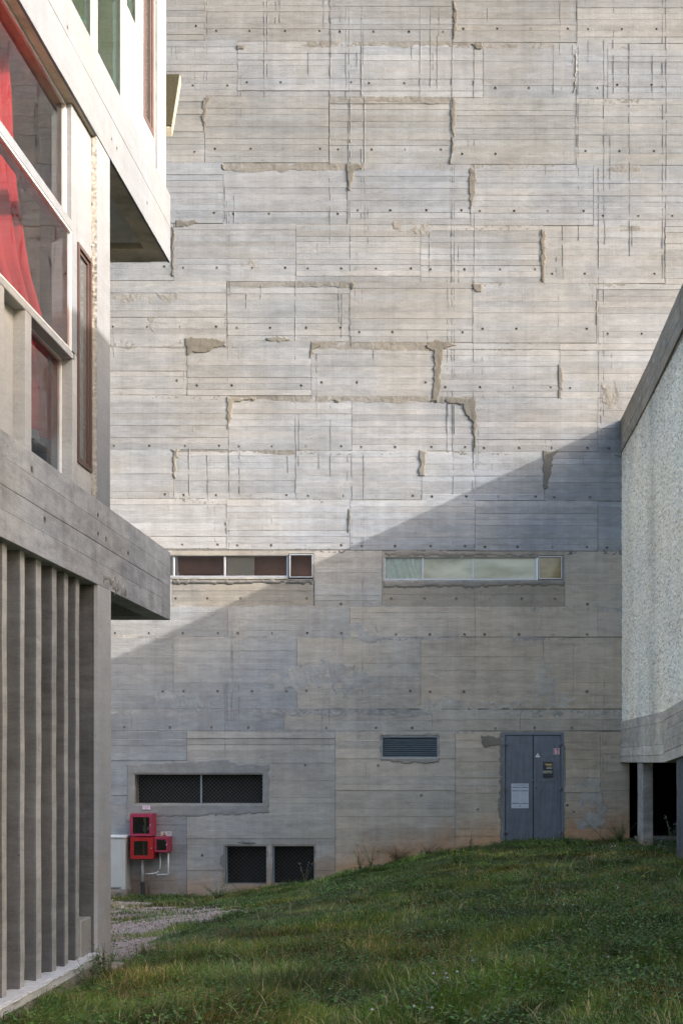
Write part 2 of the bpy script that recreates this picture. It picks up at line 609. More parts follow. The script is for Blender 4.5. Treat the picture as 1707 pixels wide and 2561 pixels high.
def gh(x, y): return float(ground_h(x, y))


def hit(px, py):
    """the ground point seen at a photo pixel"""
    y = 15.
    for _ in range(40):
        x = (px - 1140) / F * y
        h = EZ - gh(x, y)
        y = y * .5 + .5 * (h * F / (py - 1905.))
    return ((px - 1140) / F * y, y)


PATH = [hit(*q) for q in ((60, 2236), (300, 2247), (345, 2262), (430, 2272), (560, 2266), (610, 2262), (625, 2268), (585, 2284), (500, 2310),
                          (462, 2330), (420, 2352), (372, 2380), (330, 2400), (292, 2432), (60, 2440))]


def make_ground():
    ax = np.concatenate([np.linspace(-120, -10, 12)[:-1], np.arange(-10, 8, .12), np.linspace(8, 120, 12)])
    ay = np.concatenate([np.linspace(-120, 2, 14)[:-1], np.arange(2, 25, .12), np.linspace(25, 140, 12)])
    X, Y = np.meshgrid(ax, ay)
    Z = ground_h(X, Y)
    wxp = X + (fbm(X * 1.6, Y * 1.6, 21) - .5) * .9
    wyp = Y + (fbm(X * 1.6, Y * 1.6, 25) - .5) * 2.6
    pm = inpoly(wxp, wyp, PATH).astype(float)
    V = np.stack([X.ravel(), Y.ravel(), Z.ravel()], 1)
    na = len(ax); nz = len(ay)
    j, i = np.meshgrid(np.arange(nz - 1), np.arange(na - 1), indexing='ij')
    b = (j * na + i).ravel()
    Fc = np.stack([b, b + 1, b + na + 1, b + na], 1)
    C = np.zeros((len(V), 4)); C[:, 0] = pm.ravel(); C[:, 3] = 1
    m, nt, p = new_mat('soil_and_gravel')
    k = N(nt)
    at = k.n('ShaderNodeAttribute', attribute_name='tint')
    pos = k.n('ShaderNodeNewGeometry').outputs['Position']
    n1 = k.noise(pos, 4, 6, .65); n2 = k.noise(pos, 60, 4, .7)
    soil = k.mix(k.rng(n1, .35, .65, 0, 1), (.045, .065, .02, 1), (.12, .11, .05, 1))
    grv = k.mix(k.rng(n2, .35, .65, 0, 1), (.40, .285, .24, 1), (.62, .48, .42, 1))
    grv = k.mix(k.rng(n1, .5, .62, 0, .6), grv, (.42, .29, .23, 1))
    sp = k.n('ShaderNodeSeparateColor'); k.put(sp.inputs[0], at.outputs['Color'])
    c = k.mix(k.rng(k.math('ADD', sp.outputs[0], k.rng(n1, .3, .7, -.3, .3)), .35, .65, 0, 1), soil, grv)
    k.put(p.inputs['Base Color'], c)
    p.inputs['Roughness'].default_value = .95
    bm = k.n('ShaderNodeBump'); bm.inputs['Strength'].default_value = .9; bm.inputs['Distance'].default_value = .03
    k.put(bm.inputs['Height'], k.math('ADD', n2, k.noise(pos, 14, 5, .7)))
    k.put(p.inputs['Normal'], bm.outputs[0])
    o = np_mesh('ground', V, Fc, C, m, smooth=True)
    o['kind'] = 'structure'
    return o


make_ground()


# ------------------------------------------------------------------ the tall church wall
church = thing('church_wall', 'tall board-marked grey concrete wall with rows of tie holes, crossed by a diagonal shadow', 'wall')

OP = {  # openings: a0,a1,z0,z1
    'lw': (wx(300), wx(784), wz(1444), wz(1389)),
    'lc': (wx(720), wx(784), wz(1447), wz(1384)),
    'rw': (wx(960), wx(1343), wz(1451), wz(1394)),
    'rc': (wx(1342), wx(1408), wz(1451), wz(1389)),
    'm1': (wx(336), wx(657), wz(2010), wz(1937)),
    'm2': (wx(563), wx(666), wz(2212), wz(2116)),
    'm3': (wx(681), wx(785), wz(2212), wz(2116)),
    'lv': (wx(955), wx(1094), wz(1895), wz(1843)),
    'dr': (wx(1256), wx(1409), wz(2109), wz(1832)),
    'vd': (wx(1573), wx(1950), wz(2112), wz(1908)),
}
OPL = list(OP.values())


def earth(a, z):
    g = gh(a, D)
    h = z - g
    base = .85 if a < 1.5 else 1.05
    return max(0., min(1., 1.0 - h / base)) * .95


def ty(px): return (px - 850) * .006


TA = (.335, .325, .305)
courses = [
    (-330, -175, (.37, .36, .34), [362, 669, 980, 1288, 1596]),
    (-175, -30, (.37, .36, .345), [435, 740, 1051, 1359, 1662]),
    (-30, 103, (.345, .332, .308), [205, 512, 824, 1132, 1442]),
    (103, 242, (.375, .372, .362), [285, 593, 901, 1208, 1519]),
    (242, 408, (.360, .347, .318), [205, 512, 822, 1127, 1437]),
    (408, 561, (.378, .378, .372), [250, 558, 868, 1176, 1483]),
    (561, 705, (.395, .387, .368), [128, 435, 740, 1051, 1359, 1662]),
    (705, 855, (.39, .38, .358), [258, 566, 874, 1181, 1491]),
    (855, 991, (.40, .388, .364), [160, 468, 778, 1089, 1399]),
    (991, 1127, (.40, .390, .370), [263, 571, 879, 1187, 1494]),
    (1127, 1250, (.395, .387, .368), [128, 435, 740, 1054, 1361]),
    (1250, 1375, (.395, .382, .36), [258, 566, 875, 1187, 1494]),
]
XL, XR = -160, 1950
for ci, (y0, y1, tint, joints) in enumerate(courses):
    xs = [XL] + [j for j in joints if XL < j < XR] + [XR]
    if XR - xs[-2] > 380: xs.insert(-1, xs[-2] + 309)
    if xs[1] - xs[0] > 380: xs.insert(1, xs[1] - 309)
    for k in range(len(xs) - 1):
        xm = (xs[k] + xs[k + 1]) / 2
        t = ty(xm)
        a0, a1 = wx(xs[k]) + .004, wx(xs[k + 1]) - .004
        z1, z0 = wz(y0 + t) - .003, wz(y1 + t) + .003
        hy = wz(y1 - 31 + t + random.uniform(-2, 2)) if ci < 9 else wz(y1 - 10 + t)
        wpx = xs[k + 1] - xs[k]
        if wpx > 250: hs = [(wx(xs[k + 1] - 309 + q + random.uniform(-3, 3)), hy) for q in (25, 111, 197, 284)]
        else: hs = [(wx(xs[k] + q), hy) for q in (25, 111, 197) if q < wpx - 15]
        v = random.uniform(.95, 1.04)
        tt = tuple(c * v * (.575 if ci < 9 else (.60, .68, .80)[ci - 9]) * q for c, q in zip(tint, (.945, 1.0, 1.105)))  # sunlit courses tinted darker than the shaded ones below, offsetting the sun
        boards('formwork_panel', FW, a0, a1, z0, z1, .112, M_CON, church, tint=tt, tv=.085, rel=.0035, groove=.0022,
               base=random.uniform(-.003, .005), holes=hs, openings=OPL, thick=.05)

# window course and the shaded courses below, tinted paler to offset the shade
def panel(x0, x1, y0, y1, bh, tint, rel=.003, groove=.0012, base=0, holes=(), tv=.05, rows=None, jit=.2, stain=earth):
    t = ty((x0 + x1) / 2)
    hs = [(wx(hx), wz(hy)) for hx, hy in holes]
    rr = [wz(q) for q in sorted(rows, reverse=True)] if rows else None
    q = min(1., max(0., ((x0 + x1) / 2 - 350) / 700)); b = (.80 + .24 * q) if y0 > 1460 else 1.  # left-to-right tone, part concrete colour, part shade light painted into the tint
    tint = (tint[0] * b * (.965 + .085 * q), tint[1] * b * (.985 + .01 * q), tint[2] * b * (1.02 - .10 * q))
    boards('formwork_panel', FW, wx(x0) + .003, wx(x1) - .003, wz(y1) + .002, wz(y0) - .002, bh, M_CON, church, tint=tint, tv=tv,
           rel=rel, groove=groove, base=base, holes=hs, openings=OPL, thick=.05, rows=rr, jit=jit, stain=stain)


TB = (.36, .355, .345)
TBr = (.305, .285, .252)
TW = (.415, .39, .355)
panel(XL, 430, 1377, 1517, .112, TB, holes=[(290, 1450), (375, 1450)])
panel(430, 786, 1377, 1388, .2, TBr, base=.002)
panel(430, 784, 1450, 1517, .11, TBr, base=-.006, holes=[(438, 1497), (518, 1497), (601, 1498), (684, 1498), (766, 1499)])
panel(430, 786, 1389, 1449, .5, TB)
panel(786, 955, 1377, 1517, .112, TB, holes=[(852, 1517 - 6)])
panel(955, 1412, 1379, 1393, .2, TBr, base=.003)
panel(955, 1412, 1394, 1452, .5, TW)
panel(955, 1412, 1453, 1519, .12, TBr, base=-.005, holes=[(978, 1500), (1061, 1501), (1140, 1501), (1224, 1502), (1304, 1501), (1386, 1501)])
panel(1412, 1560, 1379, 1519, .112, TW, holes=[(1468, 1375), (1468, 1512)])
panel(1560, XR, 1379, 1519, .3, TW)
hl = [(287, 1584), (372, 1584), (457, 1584), (545, 1584), (594, 1584), (681, 1585), (768, 1584), (853, 1583), (905, 1588), (990, 1588), (1074, 1588), (1161, 1588),
      (1211, 1588), (1297, 1588), (1382, 1588), (1467, 1588)]
for a, b in ((XL, 258), (258, 569), (569, 875), (875, 1187), (1187, 1494), (1494, XR)):
    panel(a, b, 1518, 1593, .112, (0.400, 0.395, 0.386) if b < 900 else (0.447, 0.410, 0.363), rel=.0018, groove=.0008, holes=hl, tv=.04)
hm = [(322, 1727), (407, 1727), (459, 1727), (544, 1726), (630, 1726), (716, 1726), (766, 1728), (852, 1728), (938, 1728), (1025, 1727), (1075, 1728), (1159, 1729),
      (1245, 1729), (1331, 1730), (1381, 1730), (1467, 1730)]
for a, b in ((XL, 128), (128, 433), (433, 742), (742, 1051), (1051, 1358), (1358, XR)):
    panel(a, b, 1595, 1773, .125, (0.405, 0.402, 0.395) if b < 800 else ((0.452, 0.420, 0.377) if b < 1060 else (0.447, 0.400, 0.344)), rel=.0022, groove=.0008,
          holes=hm, tv=.035)
hn = [(311, 1819), (425, 1820), (529, 1820), (621, 1820), (723, 1821), (816, 1820), (940, 1821), (1030, 1823), (1238, 1822), (1336, 1821), (1429, 1822),
      (310, 1892), (421, 1888), (529, 1887), (619, 1888), (725, 1889), (814, 1891), (941, 1890), (1134, 1892), (1232, 1887)]
for a, b in ((XL, 330), (330, 710), (710, 1080), (1080, 1300), (1300, XR)):
    panel(a, b, 1775, 1828, .2, (0.400, 0.395, 0.386) if b < 900 else TW, rel=.004, groove=.004, holes=hn, tv=.06)
# lowest zone, wide irregular boards
low = [
    (XL, 467, [1850, 1866, 1884, 1902, 1925, 1944, 1966, 1990, 2014, 2040, 2064, 2082, 2110, 2135, 2165, 2200], (0.405, 0.402, 0.395)),
    (467, 838, [1847, 1863, 1878, 1896, 1909, 1953, 1996, 2010, 2034, 2052, 2078, 2098, 2115, 2146, 2178, 2206], (0.458, 0.435, 0.401)),
    (838, 1138, [1852, 1873, 1898, 1943, 1962, 1977, 2008, 2023, 2043, 2071, 2104, 2136, 2170], (0.458, 0.420, 0.372)),
    (1138, 1256, [1852, 1872, 1906, 1926, 1946, 1966, 1984, 2007, 2033, 2055, 2074, 2092, 2120], (0.463, 0.415, 0.353)),
    (1256, 1409, [1832, 1980, 2108], (0.463, 0.415, 0.353)),
    (1409, 1500, [1858, 1876, 1900, 1924, 1945, 1962, 1982, 2003, 2020, 2046, 2075], (0.463, 0.410, 0.344)),
    (1500, XR, [1866, 1886, 1911, 1930, 1955, 1978, 2004, 2022, 2042, 2073], (0.463, 0.410, 0.344)),
]
hz_ = [(763, 1910), (763, 2005), (763, 2036), (945, 1915), (946, 2032), (1053, 1990), (1052, 2030), (1141, 2004), (1141, 2032), (1140, 2115), (1194, 2025),
       (945, 2131), (1203, 1998), (1418, 2020), (1434, 2031), (1424, 1892), (1530, 1893), (684, 1905), (684, 2001), (684, 2033), (286, 1934), (286, 2005), (506, 2140), (1053, 2117)]
for a, b, rows, tt in low:
    panel(a, b, 1830, 2290, .25, tt, rel=.006, groove=.004, holes=hz_, tv=.08, rows=rows)

# backing of the wall with its openings, and the reveals
def backing():
    xa = sorted(set([-10, 6.2] + [q for o in OPL for q in o[:2]]))
    za = sorted(set([-1.5, 19.0] + [q for o in OPL for q in o[2:]]))
    mb = MB((.33, .32, .3))
    for i in range(len(xa) - 1):
        for j in range(len(za) - 1):
            ca, cz = (xa[i] + xa[i + 1]) / 2, (za[j] + za[j + 1]) / 2
            if any(o[0] < ca < o[1] and o[2] < cz < o[3] for o in OPL): continue
            mb.add([(xa[i], D + .035, za[j]), (xa[i + 1], D + .035, za[j]), (xa[i + 1], D + .035, za[j + 1]), (xa[i], D + .035, za[j + 1])], [(0, 1, 2, 3)])
    mb.build('wall_core', M_SMO, church)


backing()


def reveal(o, depth, name='reveal', tint=(.33, .31, .28), back=None, parent=church, sides='lrtb', wid=.035):
    a0, a1, z0, z1 = o
    y0, y1 = D - .004, D + depth
    w = wid
    if 'l' in sides: MB(tint).box(a0 - w, a0 + .002, y0, y1, z0 - w, z1 + w).build(name, M_SMO, parent)
    if 'r' in sides: MB(tint).box(a1 - .002, a1 + w, y0, y1, z0 - w, z1 + w).build(name, M_SMO, parent)
    if 't' in sides: MB(tint).box(a0 + .003, a1 - .003, y0 + .001, y1, z1 - .002, z1 + w).build(name, M_SMO, parent)
    if 'b' in sides: MB(tint).box(a0 + .003, a1 - .003, y0 + .001, y1, z0 - w, z0 + .002).build(name, M_SMO, parent)
    if back: MB().box(a0 - .05, a1 + .05, y1, y1 + .02, z0 - .05, z1 + .05).build('back_wall', back, parent)


# rough horizontal construction joints
def joint(y, x0=-60, x1=1600, h=13, amp=.0045, tint=(.158, .152, .142), yoff=0):
    xs = np.arange(x0, x1, 1.0)
    def hf(A, Z):
        px = A * 131 + 1140
        m = np.clip((fbm(A * .9, A * 0 + y * .13, 2) - .27) * 4, 0, 1)
        return -.006 + m * (.0045 + (fbm(A * 26, Z * 26, 6) - .4) * amp * 2.2)
    zc = lambda A: wz(y + ty(A * 131 + 1140))
    zt = lambda A: zc(A) + .02 * vn(A * 5, A * 0 + y) + .004
    zb = lambda A: zc(A) - h / 131 * (.35 + 1.0 * fbm(A * 3.1, A * 0 + y * .7, 8))
    sp = [(x0, x1)]
    for a, b in sp:
        def tn(A, Z, dep):
            k = 1 + (fbm(A * 12, Z * 12, 3) - .5) * .5
            return np.stack([tint[0] * k, tint[1] * k, tint[2] * k, k * 0], 1)
        relief('construction_joint', FW, wx(a), wx(b), 0, 1, .017 * (1 if True else 1), church, M_PATCH, tn, hf, zbot=zb, ztop=zt)


def joint_fix(y, **kw):
    # relief() derives its row count from z0..z1, so give a true height
    global relief
    r0 = relief
    def r1(name, fr, a0, a1, z0, z1, *a, **k): return r0(name, fr, a0, a1, 0, .16, *a, **k)
    relief = r1
    joint(y, **kw)
    relief = r0


for y, h in ((103, 15), (242, 14), (408, 20), (561, 13), (705, 14), (855, 20), (991, 14), (1127, 11), (1250, 11), (1375, 9)):
    joint_fix(y, h=h)
TS = (.36, .345, .32)  # paler tint for joints in the shaded courses, like their panels
joint_fix(1517, h=9, x0=270, x1=1560, tint=TS)
joint_fix(1593, h=7, x0=270, x1=1560, tint=TS)
joint_fix(1775, h=16, x0=270, x1=1552, amp=.012, tint=TS)
joint_fix(1828, h=7, x0=270, x1=1552, tint=TS)

# mortar patches, outlines in wall millimetres given through photo pixels
def pp(*q): return [(wx(a), wz(b)) for a, b in q]


DG = (.125, .118, .106); DB = (.14, .13, .11); LG = (.155, .148, .134)
patches = [
    (pp((463, 846), (480, 842), (568, 850), (568, 866), (535, 870), (525, 880), (480, 884), (470, 892), (464, 880)), DG),
    (pp((664, 840), (720, 842), (733, 850), (700, 856), (668, 852)), LG),
    (pp((775, 854), (815, 855), (800, 868), (786, 872), (780, 898), (773, 900)), DG),
    (pp((1060, 858), (1085, 849), (1120, 852), (1143, 865), (1110, 875), (1103, 930), (1104, 960), (1095, 1006), (1078, 1008), (1082, 950), (1083, 880), (1065, 870)), DG),
    (pp((1393, 908), (1406, 915), (1409, 950), (1405, 1000), (1394, 1002)), DG),
    (pp((1112, 992), (1190, 994), (1194, 1040), (1190, 1128), (1183, 1128), (1180, 1060), (1165, 1040), (1155, 1012), (1118, 1008)), DG),
    (pp((565, 993), (645, 995), (640, 1001), (588, 1006), (580, 1040), (570, 1090), (566, 1050)), LG),
    (pp((828, 996), (856, 998), (850, 1008), (838, 1007)), DG),
    (pp((431, 1124), (449, 1126), (446, 1140), (441, 1160), (440, 1196), (430, 1196)), LG),
    (pp((1046, 1125), (1068, 1126), (1066, 1150), (1062, 1180), (1064, 1192), (1047, 1190)), LG),
    (pp((1355, 1124), (1398, 1128), (1385, 1140), (1373, 1200), (1370, 1222), (1358, 1224)), DG),
    (pp((1352, 573), (1366, 575), (1365, 600), (1364, 640), (1362, 700), (1352, 708), (1350, 640)), DG),
    (pp((1170, 416), (1188, 420), (1192, 460), (1185, 500), (1178, 528), (1170, 500)), DG),
    (pp((866, 406), (915, 408), (905, 425), (888, 428), (875, 478), (868, 478), (864, 430)), DG),
    (pp((437, 548), (490, 548), (498, 560), (470, 568), (438, 572)), DG),
    (pp((430, 560), (440, 575), (436, 620), (437, 690), (428, 700), (427, 600)), DG),
    (pp((1126, 242), (1140, 246), (1142, 290), (1137, 350), (1133, 410), (1124, 410), (1127, 330)), DG),
    (pp((1132, 0), (1143, 0), (1143, 60), (1140, 98), (1130, 98)), DG),
    (pp((1175, 104), (1208, 103), (1209, 122), (1190, 124), (1178, 114)), DG),
    (pp((507, 240), (532, 244), (520, 262), (512, 330), (508, 340), (505, 280)), DG),
    (pp((588, 110), (620, 112), (612, 122), (592, 126)), DG),
    (pp((550, 408), (565, 412), (562, 430), (552, 425)), DG),
    (pp((1178, 706), (1208, 706), (1206, 728), (1190, 734), (1180, 722)), DG),
    (pp((872, 706), (892, 708), (885, 724), (874, 728)), DG),
    (pp((868, 1272), (876, 1274), (876, 1320), (872, 1345), (868, 1330)), (.14, .13, .115)),
    (pp((562, 1306), (569, 1306), (569, 1338), (563, 1338)), (.16, .15, .13)),
    (pp((562, 778), (566, 780), (566, 822), (562, 822)), (.16, .15, .13)),
    (pp((1487, 750), (1495, 752), (1494, 815), (1488, 812)), (.16, .15, .13)),
    (pp((1437, 130), (1444, 132), (1442, 200), (1438, 236), (1434, 230)), (.2, .19, .175)),
    (pp((430, 1451), (784, 1451), (784, 1463), (700, 1460), (600, 1462), (430, 1462)), LG),
    (pp((955, 1453), (1410, 1453), (1412, 1468), (1330, 1466), (1270, 1464), (1200, 1472), (1120, 1470), (1060, 1468), (1010, 1473), (960, 1470)), (.235, .215, .185)),
    (pp((958, 1378), (1080, 1376), (1340, 1384), (1340, 1393), (958, 1393)), (.235, .215, .185)),
    (pp((1200, 1840), (1252, 1842), (1252, 1868), (1205, 1870)), (.22, .195, .16)),
    (pp((950, 1834), (1098, 1834), (1100, 1908), (1020, 1912), (948, 1902)), (.30, .28, .25)),
    (pp((1247, 1832), (1256, 1832), (1256, 2106), (1247, 2100), (1250, 2060), (1243, 2020), (1249, 1960), (1246, 1900)), (.25, .225, .19)),
    (pp((560, 2125), (563, 2112), (563, 2190), (549, 2160), (552, 2140)), (.26, .25, .235)),
    (pp((316, 1912), (400, 1905), (560, 1898), (600, 1908), (674, 1908), (675, 2036), (610, 2040), (400, 2046), (314, 2060)), (.285, .28, .27)),
    (pp((590, 2107), (628, 2104), (648, 2112), (600, 2114)), (.22, .21, .2)),
]
for poly, tt in patches:
    big = (max(p[0] for p in poly) - min(p[0] for p in poly)) > 1.5
    patch('mortar_patch', FW, poly, church, M_PATCH, tt, cell=.016 if not big else .024, amp=.005, base=.013, rag=.03, ns=13, cut=OPL)
# honeycombed rough spots where the pour did not fill
rough = [
    pp((640, 1700), (720, 1670), (820, 1650), (900, 1670), (970, 1695), (960, 1730), (880, 1745), (800, 1715), (700, 1735)),
    pp((1335, 1725), (1352, 1650), (1365, 1655), (1395, 1730), (1440, 1745), (1420, 1770), (1330, 1772)),
    pp((380, 1740), (470, 1735), (540, 1748), (520, 1770), (400, 1768)),
    pp((980, 556), (1075, 548), (1080, 575), (1000, 585)),
    pp((1040, 1762), (1110, 1752), (1300, 1760), (1310, 1774), (1060, 1776)),
    pp((870, 1560), (940, 1556), (950, 1600), (880, 1604)),
    pp((600, 660), (620, 640), (650, 650), (640, 675)),
    pp((375, 750), (398, 745), (392, 800), (385, 840), (372, 800)),
    pp((285, 730), (480, 725), (470, 760), (300, 756)),
    pp((1440, 1955), (1500, 1950), (1530, 2060), (1450, 2080)),
    pp((1500, 960), (1545, 950), (1548, 1015), (1510, 1020)),
]
for poly in rough:
    up = poly[0][1] > wz(1400)
    patch('honeycomb_patch', FW, poly, church, M_PATCH, (.185, .180, .172) if up else ((.345, .345, .34) if poly[0][0] < -5 else ((.395, .375, .345) if poly[0][0] < -1.5 else (.44, .405, .355))), cell=.015, amp=.010, base=.003, rag=.12, ns=9, cut=OPL, edge=.0)  # tint follows the panels' painted lit and shaded tones


# vertical grout runs left by the shuttering
def grout():
    mb = MB((.235, .235, .232))
    xs = []
    main = [(824, -30, 610), (827, -30, 410), (1131, -30, 1250), (1136, 240, 1100), (1441, -30, 420), (1446, 100, 600), (1656, -30, 705), (1664, -30, 705), (512, -30, 260),
            (519, -30, 200), (568, 500, 1380), (866, -30, 250), (872, -30, 560), (876, 240, 720), (1185, 100, 1240), (739, 705, 1250), (600, 1130, 1240), (473, 1120, 1240), (1050, -30, 250),
            (905, 0, 240), (911, 240, 620), (1183, 960, 1230), (436, 1130, 1250), (556, 700, 850), (275, 700, 980), (284, 620, 900), (1573, 100, 640), (1510, 100, 560), (1406, 560, 700),
            (1120, 700, 1130), (1127, 420, 1000), (1509, 700, 1040), (1496, 420, 980), (880, 1130, 1370), (909, 1130, 1600), (906, 1400, 1750), (1187, 1250, 1700), (430, 0, 290), (441, 0, 240),
            (661, 0, 240), (669, 0, 190), (690, 0, 60), (700, 0, 55), (1098, 0, 90), (1400, 0, 140)]
    for x, y0, y1 in main: xs.append((x, y0, y1, random.uniform(.7, 1.2)))
    for c in (512, 824, 1132, 1442, 593, 901, 1208, 1519, 558, 868, 1176, 1483, 740, 1051, 1359, 566, 874, 1181, 468, 778, 1089, 1399, 571, 879, 1187, 1494, 435, 1054, 1361):
        for _ in range(2):
            y0 = random.uniform(-40, 1150)
            xs.append((c + random.gauss(8, 14), y0, y0 + random.uniform(30, 190), random.uniform(.35, .8)))
    for _ in range(40):
        y0 = random.choice([-30, 103, 242, 408, 561, 705, 855, 991, 1127, 1250]) + random.uniform(0, 20)
        xs.append((random.uniform(260, 1700), y0, y0 + random.uniform(25, 150), random.uniform(.25, .6)))
    for _ in range(34):
        y0 = random.uniform(1530, 1850)
        xs.append((random.choice([820, 830, 900, 1150, 1480, 1500, 1515, 1440, 570]) + random.gauss(0, 12), y0, y0 + random.uniform(60, 240), random.uniform(.25, .5)))
    for x, y0, y1, s in xs:
        a = wx(x); z = wz(y0); zb = wz(y1)
        pts = []
        off = 0
        while z > zb:
            gap = random.random() < .12
            ln = random.uniform(.05, .16)
            if not gap:
                w = .0030 * s * random.uniform(.7, 1.4); h = .0026 * s * random.uniform(.6, 1.3)
                o2 = off + random.uniform(-.003, .003)
                z2 = max(z - ln, zb)
                blocked = any(o[0] - .03 < a + off < o[1] + .03 and o[2] - .03 < (z + z2) / 2 < o[3] + .03 for o in OPL)
                if not blocked:
                    d0 = D + .006
                    mb.add([(a + off - w, d0, z), (a + off, D - .003 - h, z), (a + off + w, d0, z), (a + o2 - w, d0, z2), (a + o2, D - .003 - h, z2), (a + o2 + w, d0, z2)],
                           [(0, 3, 4, 1), (1, 4, 5, 2), (3, 5, 4), (0, 1, 2)])
                off = o2
            z -= ln
    o = mb.build('grout_runs', M_CON, church)
    o['kind'] = 'stuff'


grout()


# ---- strip windows in the church wall
def pane_mat(name, c1, c2, sc=2.0, rough=.09, fold=0):
    m, nt, p = new_mat(name)
    k = N(nt)
    pos = k.n('ShaderNodeNewGeometry').outputs['Position']
    n1 = k.noise(k.mul(pos, (1, 1, 2.2)), sc, 3, .5)
    c = k.mix(k.rng(n1, .38, .62, 0, 1), (*c1, 1), (*c2, 1))
    k.put(p.inputs['Base Color'], c)
    p.inputs['Roughness'].default_value = rough
    p.inputs['Coat Weight'].default_value = .6
    p.inputs['Coat Roughness'].default_value = .03
    return m


M_P1 = pane_mat('brown_film_glass', (.050, .036, .032), (.085, .062, .055), 1.6)
M_P2 = pane_mat('olive_film_glass', (.24, .24, .16), (.46, .46, .36), 1.1)
M_P3 = pane_mat('ochre_film_glass', (.17, .125, .045), (.26, .20, .09), 2.5)
M_CUR2 = mat_simple('cream_curtain', (.85, .80, .66), .8, var=.1)


def winframe(parent, a0, a1, z0, z1, y, w, mat, dep=.04):
    MB().box(a0, a1, y, y + dep, z0, z0 + w).build('frame_rail', mat, parent, bevel=.002)
    MB().box(a0, a1, y, y + dep, z1 - w, z1).build('frame_rail', mat, parent, bevel=.002)
    MB().box(a0, a0 + w, y + .001, y + dep, z0 + w, z1 - w).build('frame_stile', mat, parent, bevel=.002)
    MB().box(a1 - w, a1, y + .001, y + dep, z0 + w, z1 - w).build('frame_stile', mat, parent, bevel=.002)


def part_empty(name, parent, label=None):
    o = bpy.data.objects.new(name, None)
    COL.objects.link(o); o.parent = parent; o.empty_display_size = .1
    if label: o['label'] = label
    return o


lw = part_empty('strip_window', church, 'long brown strip window, its left end hidden behind the grey beam')
reveal(OP['lw'], .12, sides='ltb')
reveal(OP['lc'], .12, sides='rtb')
z0, z1 = wz(1444), wz(1389)
a0 = wx(300)
MB().box(a0, wx(720), D + .02, D + .07, z0, z0 + .035).build('frame_rail', M_ALU, lw, bevel=.003)
MB().box(a0, wx(720), D + .03, D + .06, z1 - .012, z1).build('frame_rail', M_ALU, lw)
for x in (433.5, 561, 718):
    MB().box(wx(x) - .016, wx(x) + .016, D + .022, D + .07, z0 + .035, z1 - .012).build('mullion', M_ALU, lw, bevel=.003)
for q0, q1 in ((300, 432), (435, 560), (562.5, 717)):
    MB().box(wx(q0), wx(q1), D + .05, D + .056, z0 + .03, z1 - .01).build('pane', M_GLASSD, lw)
b = MB(); zc0, zc1 = wz(1447), wz(1384)
winframe(lw, wx(721), wx(784), zc0, zc1, D - .006, .012, M_DARK, .05)
winframe(lw, wx(723), wx(782), zc0 + .017, zc1 - .017, D - .012, .020, M_ALU, .05)
MB().box(wx(725), wx(780), D + .02, D + .026, zc0 + .03, zc1 - .03).build('pane', M_GLASSD, lw)
MB((.6, .6, .6)).box(wx(779), wx(781), D - .025, D - .012, wz(1430), wz(1425)).build('latch', M_ALU, lw)
# what stands behind the brown panes
MB().box(a0 - .2, wx(790), D + .24, D + .26, z0 - .3, z1 + .3).build('interior_panel', mat_simple('brown_interior', (.48, .27, .22), .7, var=.3, scale=1.5), lw)
MB().box(wx(564), wx(634), D + .09, D + .10, z0 - .1, z1 + .2).build('roller_blind', mat_simple('blind_cloth', (.93, .88, .76), .8, var=.06), lw)

rw = part_empty('strip_window', church, 'long olive strip window in shadow with aluminium frame')
reveal(OP['rw'], .12, sides='ltb')
reveal(OP['rc'], .12, sides='rtb')
z0, z1 = wz(1451), wz(1394)
MB().box(wx(960), wx(1342), D + .02, D + .07, z0, z0 + .032).build('frame_rail', M_ALU, rw, bevel=.003)
MB().box(wx(960), wx(1342), D + .03, D + .06, z1 - .014, z1).build('frame_rail', M_ALU, rw)
for x in (961.5, 1056.5, 1182, 1340):
    MB().box(wx(x) - .016, wx(x) + .016, D + .022, D + .07, z0 + .032, z1 - .014).build('mullion', M_ALU, rw, bevel=.003)
# first pane: clear glass with a cream curtain hanging in folds behind it
MB().box(wx(963), wx(1055), D + .045, D + .051, z0 + .03, z1 - .01).build('pane', M_GLASS, rw)


def cfold(A, Z): return .02 * np.sin(A * 55 + 3 * np.sin(Z * 6)) + .02 * np.sin(A * 23 + Z * 5)


relief('curtain', FR((0, D + .085, 0), (1, 0, 0), (0, -1, 0)), wx(955), wx(1062), z0 - .1, z1 + .1, .012, rw, M_CUR2, (.6, .56, .44), cfold)
MB().box(wx(1058), wx(1180.5), D + .045, D + .051, z0 + .03, z1 - .01).build('pane', M_P2, rw)
MB().box(wx(1183.5), wx(1338.5), D + .045, D + .051, z0 + .03, z1 - .01).build('pane', M_P2, rw)
zc0, zc1 = wz(1451), wz(1389)
winframe(rw, wx(1343), wx(1407), zc0, zc1, D - .006, .013, M_BROWN, .05)
winframe(rw, wx(1345), wx(1405), zc0 + .018, zc1 - .018, D - .012, .018, M_ALU, .05)
MB().box(wx(1347), wx(1403), D + .02, D + .026, zc0 + .03, zc1 - .03).build('pane', M_P3, rw)
MB().box(wx(955), wx(1060), D + .3, D + .31, z0 - .3, z1 + .3).build('interior_panel', mat_simple('dim_interior', (.2, .18, .13), .7), rw)


